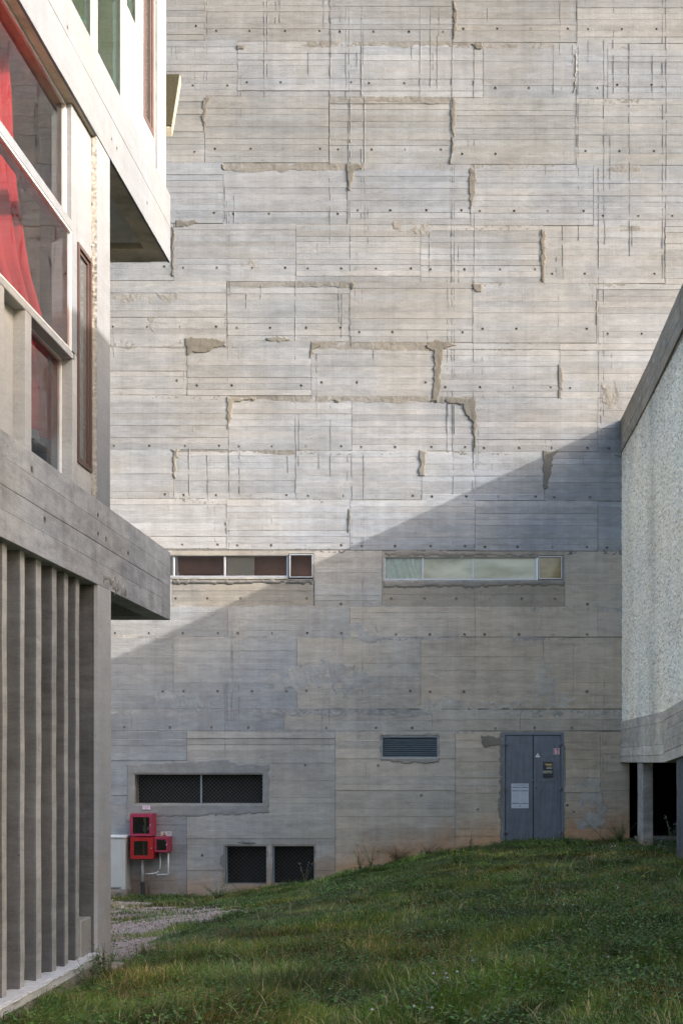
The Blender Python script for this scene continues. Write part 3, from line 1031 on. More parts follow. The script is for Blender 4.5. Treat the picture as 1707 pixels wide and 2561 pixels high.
# ---- mesh covered openings
def expanded_mesh(parent, o, y, cw=.075, ch=.036, r=.0019):
    a0, a1, z0, z1 = o
    mb = MB((.1, .1, .1))
    def seg(p, q):
        dx, dz = q[0] - p[0], q[1] - p[1]
        L = math.hypot(dx, dz); nx, nz = -dz / L * r, dx / L * r
        vs = [(p[0] + nx, y, p[1] + nz), (p[0] - nx, y, p[1] - nz), (q[0] - nx, y, q[1] - nz), (q[0] + nx, y, q[1] + nz)]
        vs += [(p[0], y + .004, p[1]), (q[0], y + .004, q[1])]
        mb.add(vs, [(0, 1, 2, 3), (1, 4, 5, 2), (0, 3, 5, 4)])
    nr = int((z1 - z0) / ch); nc = int((a1 - a0) / cw)
    dz = (z1 - z0) / nr; da = (a1 - a0) / nc
    for j in range(nr):
        for i in range(nc * 2):
            x0_ = a0 + i * da / 2; x1_ = x0_ + da / 2
            up = (i + j) % 2
            seg((x0_, z0 + (j + up) * dz), (x1_, z0 + (j + 1 - up) * dz))
    m = mb.build('wire_mesh', M_MESH, parent)
    m['kind'] = 'stuff'


g1 = part_empty('ventilation_grille', church, 'long dark mesh-covered opening above the red boxes')
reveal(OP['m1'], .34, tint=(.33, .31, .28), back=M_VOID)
o = OP['m1']
expanded_mesh(g1, (o[0] + .04, o[1] - .01, o[2] + .02, o[3] - .02), D + .10)
MB().box(wx(499), wx(502.5), D + .07, D + .11, o[2], o[3]).build('mullion', M_LOUV, g1)
MB().box(o[0] + .005, o[0] + .035, D + .08, D + .11, o[2] + .01, o[3] - .01).build('frame_stile', M_MESH, g1)
for nm in ('m2', 'm3'):
    g = part_empty('ventilation_grille', church, 'left square mesh opening at ground level' if nm == 'm2' else 'right square mesh opening at ground level')
    o = OP[nm]
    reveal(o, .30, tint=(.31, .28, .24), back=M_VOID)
    expanded_mesh(g, (o[0] + .035, o[1] - .005, o[2], o[3] - .015), D + .07, r=.0012)
    MB().box(o[0] + .004, o[0] + .03, D + .05, D + .08, o[2], o[3]).build('frame_stile', M_LOUV, g)
    MB().box(o[0] + .03, o[1], D + .05, D + .08, o[3] - .02, o[3]).build('frame_rail', M_MESH, g)

# louvre
lv = part_empty('louvre_grille', church, 'metal louvre vent left of the door')
o = OP['lv']
reveal(o, .2, back=M_VOID)
nsl = 10
for i in range(nsl):
    z = o[3] - (i + .62) * (o[3] - o[2]) / nsl
    sag = .004 * random.uniform(-1, 1)
    mb = MB()
    n = 6
    vs = []; fs = []
    for q in range(n + 1):
        x = o[0] + (o[1] - o[0]) * q / n
        s_ = sag * math.sin(math.pi * q / n)
        vs += [(x, D + .012, z - .009 + s_), (x, D + .006, z - .003 + s_), (x, D + .075, z + .026 + s_), (x, D + .08, z + .020 + s_)]
    for q in range(n):
        b_ = q * 4
        for w in range(4):
            w2 = (w + 1) % 4
            fs.append((b_ + w, b_ + 4 + w, b_ + 4 + w2, b_ + w2))
    mb.add(vs, fs)
    mb.build('slat', M_LOUV, lv)
winframe(lv, o[0], o[1], o[2], o[3], D - .006, .012, M_LOUV, .05)


# ---- the steel door
def dz_(x, y): return wx(1200 + x / 6.03), wz(1800 + y / 6.03)


door = part_empty('metal_door', church, 'blue-grey double steel door with notices')
o = OP['dr']
reveal(o, .12, tint=(.30, .27, .23), sides='lrt', back=M_VOID)
fw = .05
MB().box(o[0], o[0] + fw, D - .012, D + .06, o[2], o[3]).build('frame_stile', M_DOORF, door, bevel=.004)
MB().box(o[1] - fw, o[1], D - .012, D + .06, o[2], o[3]).build('frame_stile', M_DOORF, door, bevel=.004)
MB().box(o[0] + fw + .001, o[1] - fw - .001, D - .012, D + .06, o[3] - .055, o[3]).build('frame_rail', M_DOORF, door, bevel=.004)
split = dz_(800, 0)[0]
zt = o[3] - .062
MB().box(o[0] + fw + .008, split - .006, D + .002, D + .045, o[2] + .01, zt).build('door_leaf', M_DOOR, door, bevel=.005)
MB().box(split + .006, o[1] - fw - .008, D + .002, D + .045, o[2] + .01, zt).build('door_leaf', M_DOOR, door, bevel=.005)
MB().box(o[0] - .02, o[1] + .02, D - .01, D + .1, o[2] - .03, o[2]).build('threshold', M_DARK, door)
for hx, top in ((378, 365), (378, 1033), (378, 1698), (1222, 365), (1222, 1035), (1222, 1700)):
    x, z = dz_(hx, top)
    MB().box(x - .045, x + .045, D - .03, D - .001, z - .035, z + .03).build('hinge', M_DOORF, door, bevel=.006)
    MB().box(x - .008, x + .008, D - .036, D - .030, z - .045, z + .02).build('hinge_pin', M_RUST, door)
x, z = dz_(800, 915)
MB().box(x - .03, x + .03, D - .02, D - .004, z - .014, z + .014).build('hasp', M_DOORF, door, bevel=.003)
x, z = dz_(848, 1034)
MB().tube([(x, D - .006, z), (x, D + .006, z)], .014, 10).build('keyhole', M_DARK, door)
xh, zh0 = dz_(930, 975); _, zh1 = dz_(930, 1075)
MB().tube([(xh, D + .002, zh0), (xh, D - .045, zh0 - .005), (xh, D - .05, (zh0 + zh1) / 2), (xh, D - .045, zh1 + .005), (xh, D + .002, zh1)], .009, 8).build('pull_handle', M_DOORF, door)
x0, z1 = dz_(890, 600); x1, z0 = dz_(1145, 940)
MB().box(x0, x1, D - .006, D + .001, z0, z1).build('cover_plate', M_DOOR, door, bevel=.002)
# faded equipment plate
x0, z1 = dz_(925, 300); x1, z0 = dz_(1103, 538)
mb = MB((.16, .18, .215)); mb.box(x0, x1, D - .004, D + .001, z0, z1)
for i in range(9):
    zz = z1 - .03 - i * .026
    mb.box(x0 + .02, x1 - .02 - random.random() * .05, D - .0052, D - .004, zz - .004, zz, tint=(.09, .10, .125))
mb.box(x0 + .01, x1 - .01, D - .0052, D - .004, z0 + .004, z0 + .008, tint=(.25, .27, .30))
mb.box(x0 + .01, x1 - .01, D - .0052, D - .004, z0 + .055, z0 + .059, tint=(.25, .27, .30))
mb.build('faded_plate', M_ATTR, door)
# stacked tags with yellow and white strips
x0, z1 = dz_(945, 640); x1, z0 = dz_(1092, 868)
mb = MB((.045, .05, .055)); mb.box(x0, x1, D - .03, D - .006, z0, z1)
for (p0, q0, p1, q1, c) in ((962, 660, 1082, 676, (.36, .22, .05)), (985, 676, 1082, 692, (.5, .46, .34)), (1005, 708, 1082, 724, (.38, .23, .05)), (996, 726, 1082, 742, (.46, .44, .4)),
                            (945, 772, 1082, 788, (.42, .40, .36)), (945, 794, 1082, 810, (.44, .38, .26)), (965, 797, 1000, 807, (.38, .2, .05)), (1012, 797, 1050, 807, (.38, .2, .05))):
    c0, e1 = dz_(p0, q0); c1, e0 = dz_(p1, q1)
    mb.box(c0, c1, D - .032 - random.random() * .001, D - .03, e0, e1, tint=c)
mb.build('tag_holder', M_ATTR, door)
# warning triangle
def tri(cx, cz, w, h, y, tint, mb):
    mb.add([(cx - w / 2, y, cz - h / 2), (cx + w / 2, y, cz - h / 2), (cx, y, cz + h / 2), (cx - w / 2, y + .002, cz - h / 2), (cx + w / 2, y + .002, cz - h / 2), (cx, y + .002, cz + h / 2)],
           [(0, 1, 2), (0, 3, 4, 1), (1, 4, 5, 2), (2, 5, 3, 0)], tint)


cx, cz = dz_(867, 537)
mb = MB()
tri(cx + .001, cz, .115, .102, D - .003, (.01, .01, .012), mb)
tri(cx, cz + .001, .098, .086, D - .0055, (.82, .82, .78), mb)
bolt = [(.006, .028), (-.013, -.002), (.001, .000), (-.005, -.026), (.014, .006), (.001, .005)]
y = D - .0075
mb.add([(cx + p[0] * .9, y, cz - .006 + p[1] * .9) for p in bolt], [(0, 1, 2, 5), (2, 3, 4, 5)], (.01, .01, .01))
mb.build('warning_sign', M_ATTR, door)['label'] = 'white triangle with black lightning bolt'
# fire extinguisher sign
x0, z1 = dz_(1108, 437); x1, z0 = dz_(1196, 527)
mb = MB((.78, .78, .80)); mb.box(x0, x1, D - .004, D + .001, z0, z1)
w = x1 - x0
mb.box(x0 + w * .07, x1 - w * .07, D - .006, D - .004, z0 + w * .07, z1 - w * .07, tint=(.50, .012, .04))
mb.box(x0 + w * .25, x0 + w * .46, D - .008, D - .006, z0 + w * .12, z0 + w * .78, tint=(.8, .8, .82))
mb.box(x0 + w * .30, x0 + w * .40, D - .008, D - .006, z0 + w * .78, z0 + w * .88, tint=(.8, .8, .82))
mb.box(x0 + w * .16, x0 + w * .30, D - .008, D - .006, z0 + w * .80, z0 + w * .85, tint=(.8, .8, .82))
for q in range(4): mb.box(x0 + w * .62, x0 + w * (.86 - .03 * (q % 2)), D - .008, D - .006, z0 + w * (.16 + .17 * q), z0 + w * (.26 + .17 * q), tint=(.8, .78, .8))
mb.build('fire_sign', M_ATTR, door)['label'] = 'red and white fire extinguisher sign'
# the notice
x0, z1 = dz_(470, 966); x1, z0 = dz_(730, 1338)
mb = MB((.60, .62, .66)); mb.box(x0, x1, D - .006, D + .001, z0, z1)
w = x1 - x0; h = z1 - z0
for q, t_ in ((.135, .028), (.28, .028), (.795, .028)):
    zz = z1 - h * q
    mb.box(x0 + w * .04, x0 + w * .38, D - .0075, D - .006, zz - h * t_, zz, tint=(.06, .08, .17))
    mb.box(x0 + w * .62, x0 + w * .96, D - .0075, D - .006, zz - h * t_, zz, tint=(.06, .08, .17))
    mb.box(x0 + w * .38, x0 + w * .62, D - .0075, D - .006, zz - h * t_, zz, tint=(.22, .25, .35))
zz = z1 - h * .33
while zz > z1 - h * .77:
    if random.random() < .85: mb.box(x0 + w * .06, x0 + w * random.uniform(.42, .47), D - .0072, D - .006, zz - .0025, zz, tint=(.40, .42, .47))
    if random.random() < .85: mb.box(x0 + w * .53, x0 + w * random.uniform(.85, .95), D - .0072, D - .006, zz - .0025, zz, tint=(.40, .42, .47))
    zz -= .009
for q in (.19, .215, .24, .9, .93, .96): mb.box(x0 + w * .06, x0 + w * .94, D - .0072, D - .006, z1 - h * q - .002, z1 - h * q, tint=(.46, .48, .52))
mb.add([(x0 + w * .53, D - .008, z1 - h * .86), (x0 + w * .45, D - .008, z1 - h * .90), (x0 + w * .49, D - .008, z1 - h * .90), (x0 + w * .46, D - .008, z1 - h * .945), (x0 + w * .55, D - .008, z1 - h * .885), (x0 + w * .51, D - .008, z1 - h * .885)],
       [(0, 1, 2, 5), (2, 3, 4, 5)], (.12, .13, .18))
mb.build('notice', M_ATTR, door)['label'] = 'white notice with blue bars'


def text(body, x, z, size, y, mat, parent, name='lettering'):
    cu = bpy.data.curves.new(name, 'FONT')
    cu.body = body; cu.size = size; cu.align_x = 'CENTER'; cu.align_y = 'CENTER'; cu.extrude = .0004
    tmp = bpy.data.objects.new(name, cu)
    COL.objects.link(tmp)
    tmp.location = (x, y, z); tmp.rotation_euler = (math.radians(90), 0, 0)
    bpy.context.view_layer.update()
    dg = bpy.context.evaluated_depsgraph_get()
    me = bpy.data.meshes.new_from_object(tmp.evaluated_get(dg))
    me.transform(tmp.matrix_world)
    bpy.data.objects.remove(tmp)
    me.materials.clear(); me.materials.append(mat)
    ob = bpy.data.objects.new(name, me)
    COL.objects.link(ob); ob.parent = parent
    return ob


M_INK = mat_simple('dark_ink', (.03, .04, .06), .6)
M_REDINK = mat_simple('red_ink', (.5, .02, .05), .6)
text('SOINS AUX ELECTRISES', (x0 + x1) / 2, z1 - h * .062, .026, D - .0078, M_INK, door)

# ------------------------------------------------------------------ left wing
wing = thing('residential_wing', 'left concrete wing with white painted upper storeys, red-curtained windows and tall concrete fins below', 'building')
TG = (.33, .325, .325)
TGb = (.36, .35, .335)
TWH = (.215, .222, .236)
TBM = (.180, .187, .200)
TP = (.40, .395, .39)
Y0 = 4.6
X0 = -2.75


def H(h): return EZ + h


# lower edge beam, cast in boards
boards('lower_beam', FL(X0), Y0, 12.1, H(1.362), H(2.013), .165, M_SMO, wing, tint=(.365, .365, .372), tv=.07, rel=.0025, groove=.0018, thick=.175, wav=.002, step=.5,
       holes=[(8.15, H(1.86)), (8.42, H(1.62)), (9.66, H(1.75)), (9.88, H(1.70)), (9.66, H(1.86)), (10.55, H(1.72)), (10.55, H(1.55))])
MB(TG).box(X0 - .175, X0 - .001, 11.78, 12.099, H(1.363), H(2.01)).box(X0 - 4, X0 - .175, 11.78, 12.1, H(1.363), H(2.012)).build('end_beam', M_SMO, wing)
MB((.30, .27, .23)).box(X0 - 4, X0 - .17, Y0, 11.78, H(1.70), H(1.85)).build('floor_slab', M_SMO, wing)
MB(TG).box(X0 - .175, X0 - .0301, Y0, 12.09, H(1.364), H(2.005)).build('beam_core', M_SMO, wing)
# the eroded stretch over the pier
patch('spalled_patch', FR((X0, 0, 0), (0, 1, 0), (1, 0, 0)), [(9.75, H(1.47)), (10.0, H(1.50)), (10.5, H(1.46)), (10.62, H(1.375)), (10.1, H(1.375)), (9.8, H(1.41))], wing, M_PATCH,
      (.31, .30, .29), cell=.012, amp=.014, base=.002, rag=.05, ns=22)
# upper edge beam, white
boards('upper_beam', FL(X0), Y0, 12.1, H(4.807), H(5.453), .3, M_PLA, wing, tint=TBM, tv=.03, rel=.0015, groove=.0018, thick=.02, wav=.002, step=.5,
       holes=[(8.9, H(5.2)), (10.05, H(4.98)), (10.2, H(4.95)), (11.2, H(5.05))], hr=.012)
MB((.55, .47, .36)).box(X0 - .175, X0 - .0211, 11.78, 12.092, H(4.812), H(5.44)).box(X0 - 4, X0 - .175, 11.78, 12.1, H(4.808), H(5.452)).build('end_beam', M_SMO, wing)  # core, end and slab tints raised in place of bounced light underneath
MB((.55, .47, .36)).box(X0 - .175, X0 - .0201, Y0, 12.09, H(4.809), H(5.445)).build('beam_core', M_SMO, wing)
MB((.55, .48, .38)).box(X0 - 4, X0 - .17, Y0, 11.78, H(5.12), H(5.3)).build('floor_slab', M_SMO, wing)

# ground storey: fins, corner pier, sill and plinth
fins = [(7.775, 7.867), (8.098, 8.188), (8.406, 8.520), (8.735, 8.844), (9.015, 9.113), (9.280, 9.379)]
yy = 7.775
while yy > 4.5:
    sp = random.choice([.26, .31, .34]); fins.append((yy - sp, yy - sp + .1)); yy -= sp
SILL = -1.468
for ya, yb in fins:
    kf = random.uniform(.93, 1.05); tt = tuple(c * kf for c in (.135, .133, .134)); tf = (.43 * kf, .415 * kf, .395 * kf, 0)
    n = 14
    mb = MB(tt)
    vs = []; fs = []
    for i in range(n + 1):
        z = H(SILL - .03) + (1.362 + .34 - SILL) * i / n
        j1 = random.uniform(-.003, .003); j2 = random.uniform(-.003, .003)
        xf = -2.81 + random.uniform(-.002, .002)
        vs += [(xf, ya + j1 + .006, z), (xf, yb + j2 - .006, z), (xf - .006, yb + j2, z), (-3.12, yb, z), (-3.12, ya, z), (xf - .006, ya + j1, z)]
    for i in range(n):
        for q in range(6):
            q2 = (q + 1) % 6
            fs.append((i * 6 + q, i * 6 + q2, i * 6 + 6 + q2, i * 6 + 6 + q))
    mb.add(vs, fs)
    # rough outer edge kept pale; sides tinted dark, shade put into the colour
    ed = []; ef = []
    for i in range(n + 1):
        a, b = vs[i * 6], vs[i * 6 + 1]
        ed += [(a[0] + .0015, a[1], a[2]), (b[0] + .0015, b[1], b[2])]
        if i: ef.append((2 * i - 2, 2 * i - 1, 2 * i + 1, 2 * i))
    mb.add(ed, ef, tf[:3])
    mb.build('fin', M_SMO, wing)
boards('corner_pier', FL(X0), 9.66, 10.02, H(-2.0), H(1.360), 3.0, M_PLA, wing, tint=(.45, .445, .445), tv=.03, rel=.001, groove=.001, thick=.03, wav=.002, rows=[H(SILL + .02)],
       stain=lambda a, z: max(0, min(1, 1 - (z - H(-1.75)) / .5)))
MB((.145, .142, .142)).box(X0 - .5, X0 - .0305, 9.668, 10.019, H(-2.0), H(1.9)).build('pier_core', M_SMO, wing)  # dark tint paints shade on the side facing the camera
MB((.30, .29, .28)).box(-3.3, -3.12, 4.0, 9.66, H(-2.0), H(1.7)).build('glazing_panel', M_SMO, wing)
MB((.36, .34, .31)).box(-2.93, -2.80, 9.39, 9.655, H(SILL - .02), H(-1.19)).build('sill_block', M_PLA, wing, bevel=.008)
# sill of rough white mortar
def sh(A, Z): return (fbm(A * 14, Z * 30, 4) - .5) * .02


relief('sill_face', FL(-2.712), 4.0, 9.655, H(-1.53), H(SILL), .02, wing, M_PLA, (.62, .60, .58), lambda A, Z: sh(A, Z) - .006)
ns_ = 300
vs = []; fs = []
for i in range(ns_ + 1):
    y_ = 4.0 + 5.655 * i / ns_
    for j in range(9):
        x_ = -3.0 + .292 * j / 8
        z_ = H(SILL) + (float(fbm(y_ * 16, x_ * 24, 2)) - .5) * .022
        if j == 8: z_ -= .008; x_ += (float(fbm(y_ * 9, 3.3)) - .5) * .03
        vs.append((x_, y_, z_))
for i in range(ns_):
    for j in range(8):
        b_ = i * 9 + j
        fs.append((b_, b_ + 1, b_ + 10, b_ + 9))
MB((.62, .60, .58)).add(vs, fs).build('sill_top', M_PLA, wing)
relief('plinth', FL(-2.725), 4.0, 9.655, H(-2.1), H(-1.515), .03, wing, M_SMO,
       lambda A, Z, dp: np.stack([.36 + 0 * A, .325 + 0 * A, .275 + 0 * A, np.clip(1 - (Z - H(-1.75)) / .25, 0, 1)], 1), lambda A, Z: (fbm(A * 5, Z * 5, 4) - .5) * .02)
MB((.33, .26, .20)).box(-2.9, -2.69, 9.95, 10.22, H(-2.2), H(-1.63)).build('footing', M_SMO, wing, bevel=.01)
# end walls of the wing, facing the church
MB((.35, .34, .32)).box(-8, X0 - .04, 9.86, 10.018, H(-2.2), H(1.36)).build('end_wall', M_SMO, wing)

# middle storey
XF = -2.80
YE = 9.165
# bottom window band in a cast frame
def ymb(n, x0, x1, y0, y1, h0, h1, tint, mat=M_PLA, bevel=.004, parent=wing):
    return MB(tint).box(x0, x1, y0, y1, H(h0), H(h1)).build(n, mat, parent, bevel=bevel)


ymb('frame_head', XF - .16, XF, Y0, 9.20, 2.943, 2.992, TP)
ymb('frame_post', XF - .16, XF, 9.189, 9.245, 2.013, 2.943, TP)
ymb('frame_post', XF - .16, XF, 8.181, 8.297, 2.013, 2.943, TP)
ymb('frame_post', XF - .16, XF, 7.60, 7.797, 2.013, 2.943, TP)
ymb('frame_post', XF - .16, XF, 6.3, 6.42, 2.013, 2.943, TP)
ymb('infill_panel', XF - .12, XF - .08, 7.797, 8.181, 2.013, 2.943, TP)
ymb('infill_panel', XF - .12, XF - .05, 4.7, 6.3, 2.013, 2.943, TP)
def glazed(name, x, y0, y1, h0, h1, fr=.014, mat=M_GLASS, fm=M_WHITE, label=None, dep=.03):
    w = part_empty(name, wing, label)
    MB().box(x - dep, x, y0, y1, H(h0), H(h0) + fr).build('frame_rail', fm, w)
    MB().box(x - dep, x, y0, y1, H(h1) - fr, H(h1)).build('frame_rail', fm, w)
    MB().box(x - dep, x - .0005, y0, y0 + fr, H(h0) + fr, H(h1) - fr).build('frame_stile', fm, w)
    MB().box(x - dep, x - .0005, y1 - fr, y1, H(h0) + fr, H(h1) - fr).build('frame_stile', fm, w)
    MB().add([(x - dep * .5, y0 + fr, H(h0) + fr), (x - dep * .5, y1 - fr, H(h0) + fr), (x - dep * .5, y1 - fr, H(h1) - fr), (x - dep * .5, y0 + fr, H(h1) - fr)], [(0, 1, 2, 3)]).build('pane', mat, w)
    return w


glazed('window', XF - .08, 8.297, 9.189, 2.013, 2.943, .008, label='lowest pane with the end of the red curtain behind it')
glazed('window', XF - .08, 6.42, 7.60, 2.013, 2.943, .008)
glazed('window', XF, 5.2, YE, 2.992, 3.865, .013, label='middle pane in front of the red curtain')
ymb('ledge', XF - .10, XF + .004, Y0, YE + .01, 3.866, 3.942, TWH)
glazed('window', XF - .04, 5.2, YE, 3.942, 4.806, .015, label='upper pane in front of the red curtain')
# pale wall with the narrow brown window
wz0, wz1, wy0, wy1 = 2.215, 3.845, 9.296, 9.645
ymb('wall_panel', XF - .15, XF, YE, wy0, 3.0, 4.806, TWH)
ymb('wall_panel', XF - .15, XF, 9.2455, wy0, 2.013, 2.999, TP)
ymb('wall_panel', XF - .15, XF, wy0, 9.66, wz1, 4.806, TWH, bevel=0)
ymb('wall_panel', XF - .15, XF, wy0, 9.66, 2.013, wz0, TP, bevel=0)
nw = part_empty('narrow_window', wing, 'tall narrow brown-framed window')
def yframe(par, x, y0, y1, h0, h1, w, mat, d=.03):
    MB().box(x - d, x, y0, y1, H(h0), H(h0) + w * .8).build('frame_rail', mat, par)
    MB().box(x - d, x, y0, y1, H(h1) - w * .8, H(h1)).build('frame_rail', mat, par)
    MB().box(x - d, x - .0005, y0, y0 + w, H(h0) + w * .8, H(h1) - w * .8).build('frame_stile', mat, par)
    MB().box(x - d, x - .0005, y1 - w, y1, H(h0) + w * .8, H(h1) - w * .8).build('frame_stile', mat, par)


yframe(nw, XF + .012, wy0, wy1, wz0, wz1, .035, M_BROWN, .04)
yframe(nw, XF - .003, wy0 + .035, wy1 - .035, wz0 + .03, wz1 - .03, .03, M_BROWN, .03)
MB((.16, .16, .16)).box(XF - .06, XF - .018, wy0 + .06, wy1 - .06, H(wz0) + .05, H(wz1) - .05).build('pane', mat_simple('smoked_pane', (.10, .10, .10), .12, var=.05, bump=.0, spec=.6), nw)
MB((.3, .3, .3)).box(XF - .15, XF - .06, wy0, wy1, H(wz0), H(wz1)).build('back_panel', M_DARK, nw)
# pier with its roughcast return
def peb(A, Z): return np.abs(fbm(A * 45, Z * 45, 6, 2) - .5) * .03 - .004
boards('corner_pier', FL(-2.757), 9.655, 10.02, H(2.013), H(4.806), 6, M_PLA, wing, tint=TWH, tv=.02, rel=.0005, groove=.001, thick=.02, rows=[H(3.3)])
MB(TWH).box(-3.2, -2.7771, 9.668, 10.018, H(2.013), H(4.806)).build('pier_core', M_PLA, wing)
relief('roughcast_strip', FR((0, 9.652, 0), (1, 0, 0), (0, -1, 0)), -2.80, -2.757, H(2.013), H(4.806), .0075, wing, M_PLA, (.42, .39, .35), lambda A, Z: peb(A * 1.4, Z * 1.4))

# room behind: floor, ceiling, back wall, end wall in roughcast
MB((.2, .18, .16)).box(-8, XF - .16, Y0, 9.85, H(1.86), H(2.02)).build('room_floor', M_SMO, wing)
MB((.45, .43, .40)).box(-8, XF - .05, Y0, 11.7, H(4.83), H(5.0)).build('room_ceiling', M_SMO, wing)
MB((.42, .41, .4)).box(-8, -7.85, Y0, 9.85, H(2.0), H(2.5)).build('room_wall', M_SMO, wing)  # unseen back wall kept low so sky light reaches the curtain
relief('roughcast_wall', FR((0, 9.93, 0), (1, 0, 0), (0, -1, 0)), -4.4, -2.78, H(2.0), H(4.83), .02, wing, M_PLA, (.42, .41, .39), lambda A, Z: (fbm(A * 17, Z * 17, 6, 2) - .5) * .035)
MB((.42, .41, .4)).box(-8, -2.79, 9.95, 10.017, H(2.0), H(4.83)).build('end_wall', M_SMO, wing)
MB((.04, .045, .05)).box(-4.2, -3.12, 9.3, 9.85, H(2.02), H(2.40)).build('low_cabinet', M_DARK, wing, bevel=.01)

# red curtain, gathered at the top and swung out towards the bottom
def curtain():
    na, nz = 150, 60
    hs = np.linspace(2.44, 4.82, nz)
    edge = np.interp(hs, [2.44, 2.49, 3.27, 3.47, 3.92, 4.35, 4.82], [9.74, 9.735, 9.33, 9.08, 8.83, 8.74, 8.68])
    V = []
    for h, e in zip(hs, edge):
        for i in range(na):
            t = i / (na - 1)
            y = 6.0 + (e - 6.0) * t
            ph = t * 84 + .6 * math.sin(h * 2 + t * 5)
            amp = .030 + .022 * (h - 2.4) / 2.4
            x = -3.07 - amp * math.sin(ph) - .012 * math.sin(ph * 2.3 + h) - .18 * (1 - t)
            V.append((x, y + .015 * math.cos(ph), H(h) - (.03 * (1 - t) if h < 2.5 else 0)))
    fs = [(j * na + i, j * na + i + 1, (j + 1) * na + i + 1, (j + 1) * na + i) for j in range(nz - 1) for i in range(na - 1)]
    mb = MB((.6, .03, .04)); mb.add(V, fs)
    o = mb.build('red_curtain', M_CURT, None, smooth=True)
    tag(o, 'bright red curtain hanging behind the slanting panes of the left wing', 'curtain')


curtain()

# top storey
XT = -2.768
ymb('mullion', XT - .08, XT + .006, 9.633, 9.70, 5.453, 7.42, TWH)
glazed('window', XT, 7.2, 9.632, 5.453, 7.42, .012, mat=M_GLASSG, label='first top-storey pane')
glazed('window', XT, 9.70, 10.49, 5.453, 7.42, .014, mat=M_GLASSG, label='second top-storey pane with a green stand-in for a reflection behind')
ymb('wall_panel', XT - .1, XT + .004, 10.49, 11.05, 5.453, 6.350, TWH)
ymb('mullion', XT - .08, XT + .006, 10.491, 10.56, 6.351, 7.42, TWH)
glazed('window', XT, 10.56, 10.98, 6.352, 7.42, .012, mat=M_GLASSG, label='small upper pane')
ymb('mullion', XT - .1, XT + .006, 10.98, 11.12, 6.351, 7.42, TWH)
ymb('wall_panel', XT - .1, XT + .004, 11.05, 11.57, 5.453, 5.71, TWH, bevel=0)
ymb('wall_panel', XT - .1, XT + .004, 11.0505, 11.12, 5.7105, 6.3505, TWH, bevel=0)
nw2 = part_empty('narrow_window', wing, 'tall narrow brown window of the top storey')
yframe(nw2, XT + .008, 11.121, 11.50, 5.712, 7.42, .06, M_BROWN, .04)
yframe(nw2, XT - .004, 11.181, 11.44, 5.75, 7.38, .035, mat_simple('purple_frame', (.07, .055, .055), .5), .03)
MB().box(XT - .06, XT - .03, 11.2, 11.42, H(5.76), H(7.37)).build('pane', mat_simple('brown_pane', (.07, .055, .05), .25, var=.05), nw2)
MB((.36, .32, .26)).box(XT - .06, XT - .0, 11.5, 11.573, H(5.712), H(7.42)).build('jamb', M_SMO, wing)
boards('corner_pier', FL(X0), 11.574, 11.926, H(5.454), H(7.42), 6, M_PLA, wing, tint=TWH, tv=.02, rel=.0005, groove=.001, thick=.02, rows=[H(7.2)])
MB((.45, .42, .37)).box(-3.0, X0 - .0201, 11.575, 11.925, H(5.454), H(7.42)).build('pier_core', M_SMO, wing)
MB((.40, .38, .34)).box(-8, X0 - .251, 11.78, 11.92, H(5.454), H(7.42)).build('end_wall', M_SMO, wing)
MB(TWH).box(-8, X0, Y0, 12.1, H(7.42), H(7.8)).build('roof_beam', M_PLA, wing)
# rain scoop on the end wall
mb = MB((.26, .245, .20))
pr = [(11.93, 6.02), (12.28, 6.71), (12.32, 6.64), (11.93, 5.93)]
vs = [(-2.69, y_, H(h_)) for y_, h_ in pr] + [(-4.0, y_, H(h_)) for y_, h_ in pr]
mb.add(vs, [(0, 3, 2, 1), (4, 5, 6, 7), (0, 1, 5, 4), (1, 2, 6, 5), (2, 3, 7, 6), (3, 0, 4, 7)])
mb.build('rain_scoop', M_SMO, wing, bevel=.006)
MB((.04, .036, .02)).add([(-2.70, 11.93, H(6.045)), (-2.70, 12.27, H(6.715)), (-3.99, 12.27, H(6.715)), (-3.99, 11.93, H(6.045)), (-2.70, 11.93, H(6.02)), (-2.70, 12.27, H(6.69))], [(0, 3, 2, 1), (0, 1, 5, 4)]).build('moss_layer', M_PATCH, wing)
# seen inside the top storey
MB((.55, .62, .42)).box(-6, -5.9, 7.0, 11.7, H(5.45), H(7.42)).build('room_wall', M_SMO, wing)
MB((.55, .62, .42)).box(-6, -2.95, 11.55, 11.65, H(5.45), H(7.42)).build('room_wall', M_PLA, wing)
MB((.3, .28, .24)).box(-8, -2.9, Y0, 11.7, H(5.30), H(5.46)).build('room_floor', M_SMO, wing)
th = thing('green_reflection', 'teal green stand-in for a reflection in the top-storey pane', 'board')  # added board imitates green arcs reflected in the pane
MB((.05, .22, .17)).box(-3.25, -2.98, 10.38, 10.42, H(5.47), H(6.15)).build('panel', M_ATTR, th)
vs = [(-3.02 - .10 * math.sin(math.pi * i / 12) * (1 if i else 1), 10.36, H(6.15 + i * .08)) for i in range(13)]
vs2 = [(-3.02 + .06 * math.sin(math.pi * i / 12), 10.36, H(6.15 + i * .08)) for i in range(13)]
MB((.13, .17, .16)).add(vs + vs2, [(i, i + 13, i + 14, i + 1) for i in range(12)]).build('leaf_shape', M_ATTR, th)
place(th, (-3.1, 10.4, H(5.46)))

# ------------------------------------------------------------------ right building
rb = thing('roughcast_building', 'right-hand building with white roughcast wall, brown concrete parapet and raised grey beam on columns', 'building')
XRB = 3.15


def rise(a):
    a = np.asarray(a, float)
    return np.clip((18.95 - a) * .0605, 0, .6)


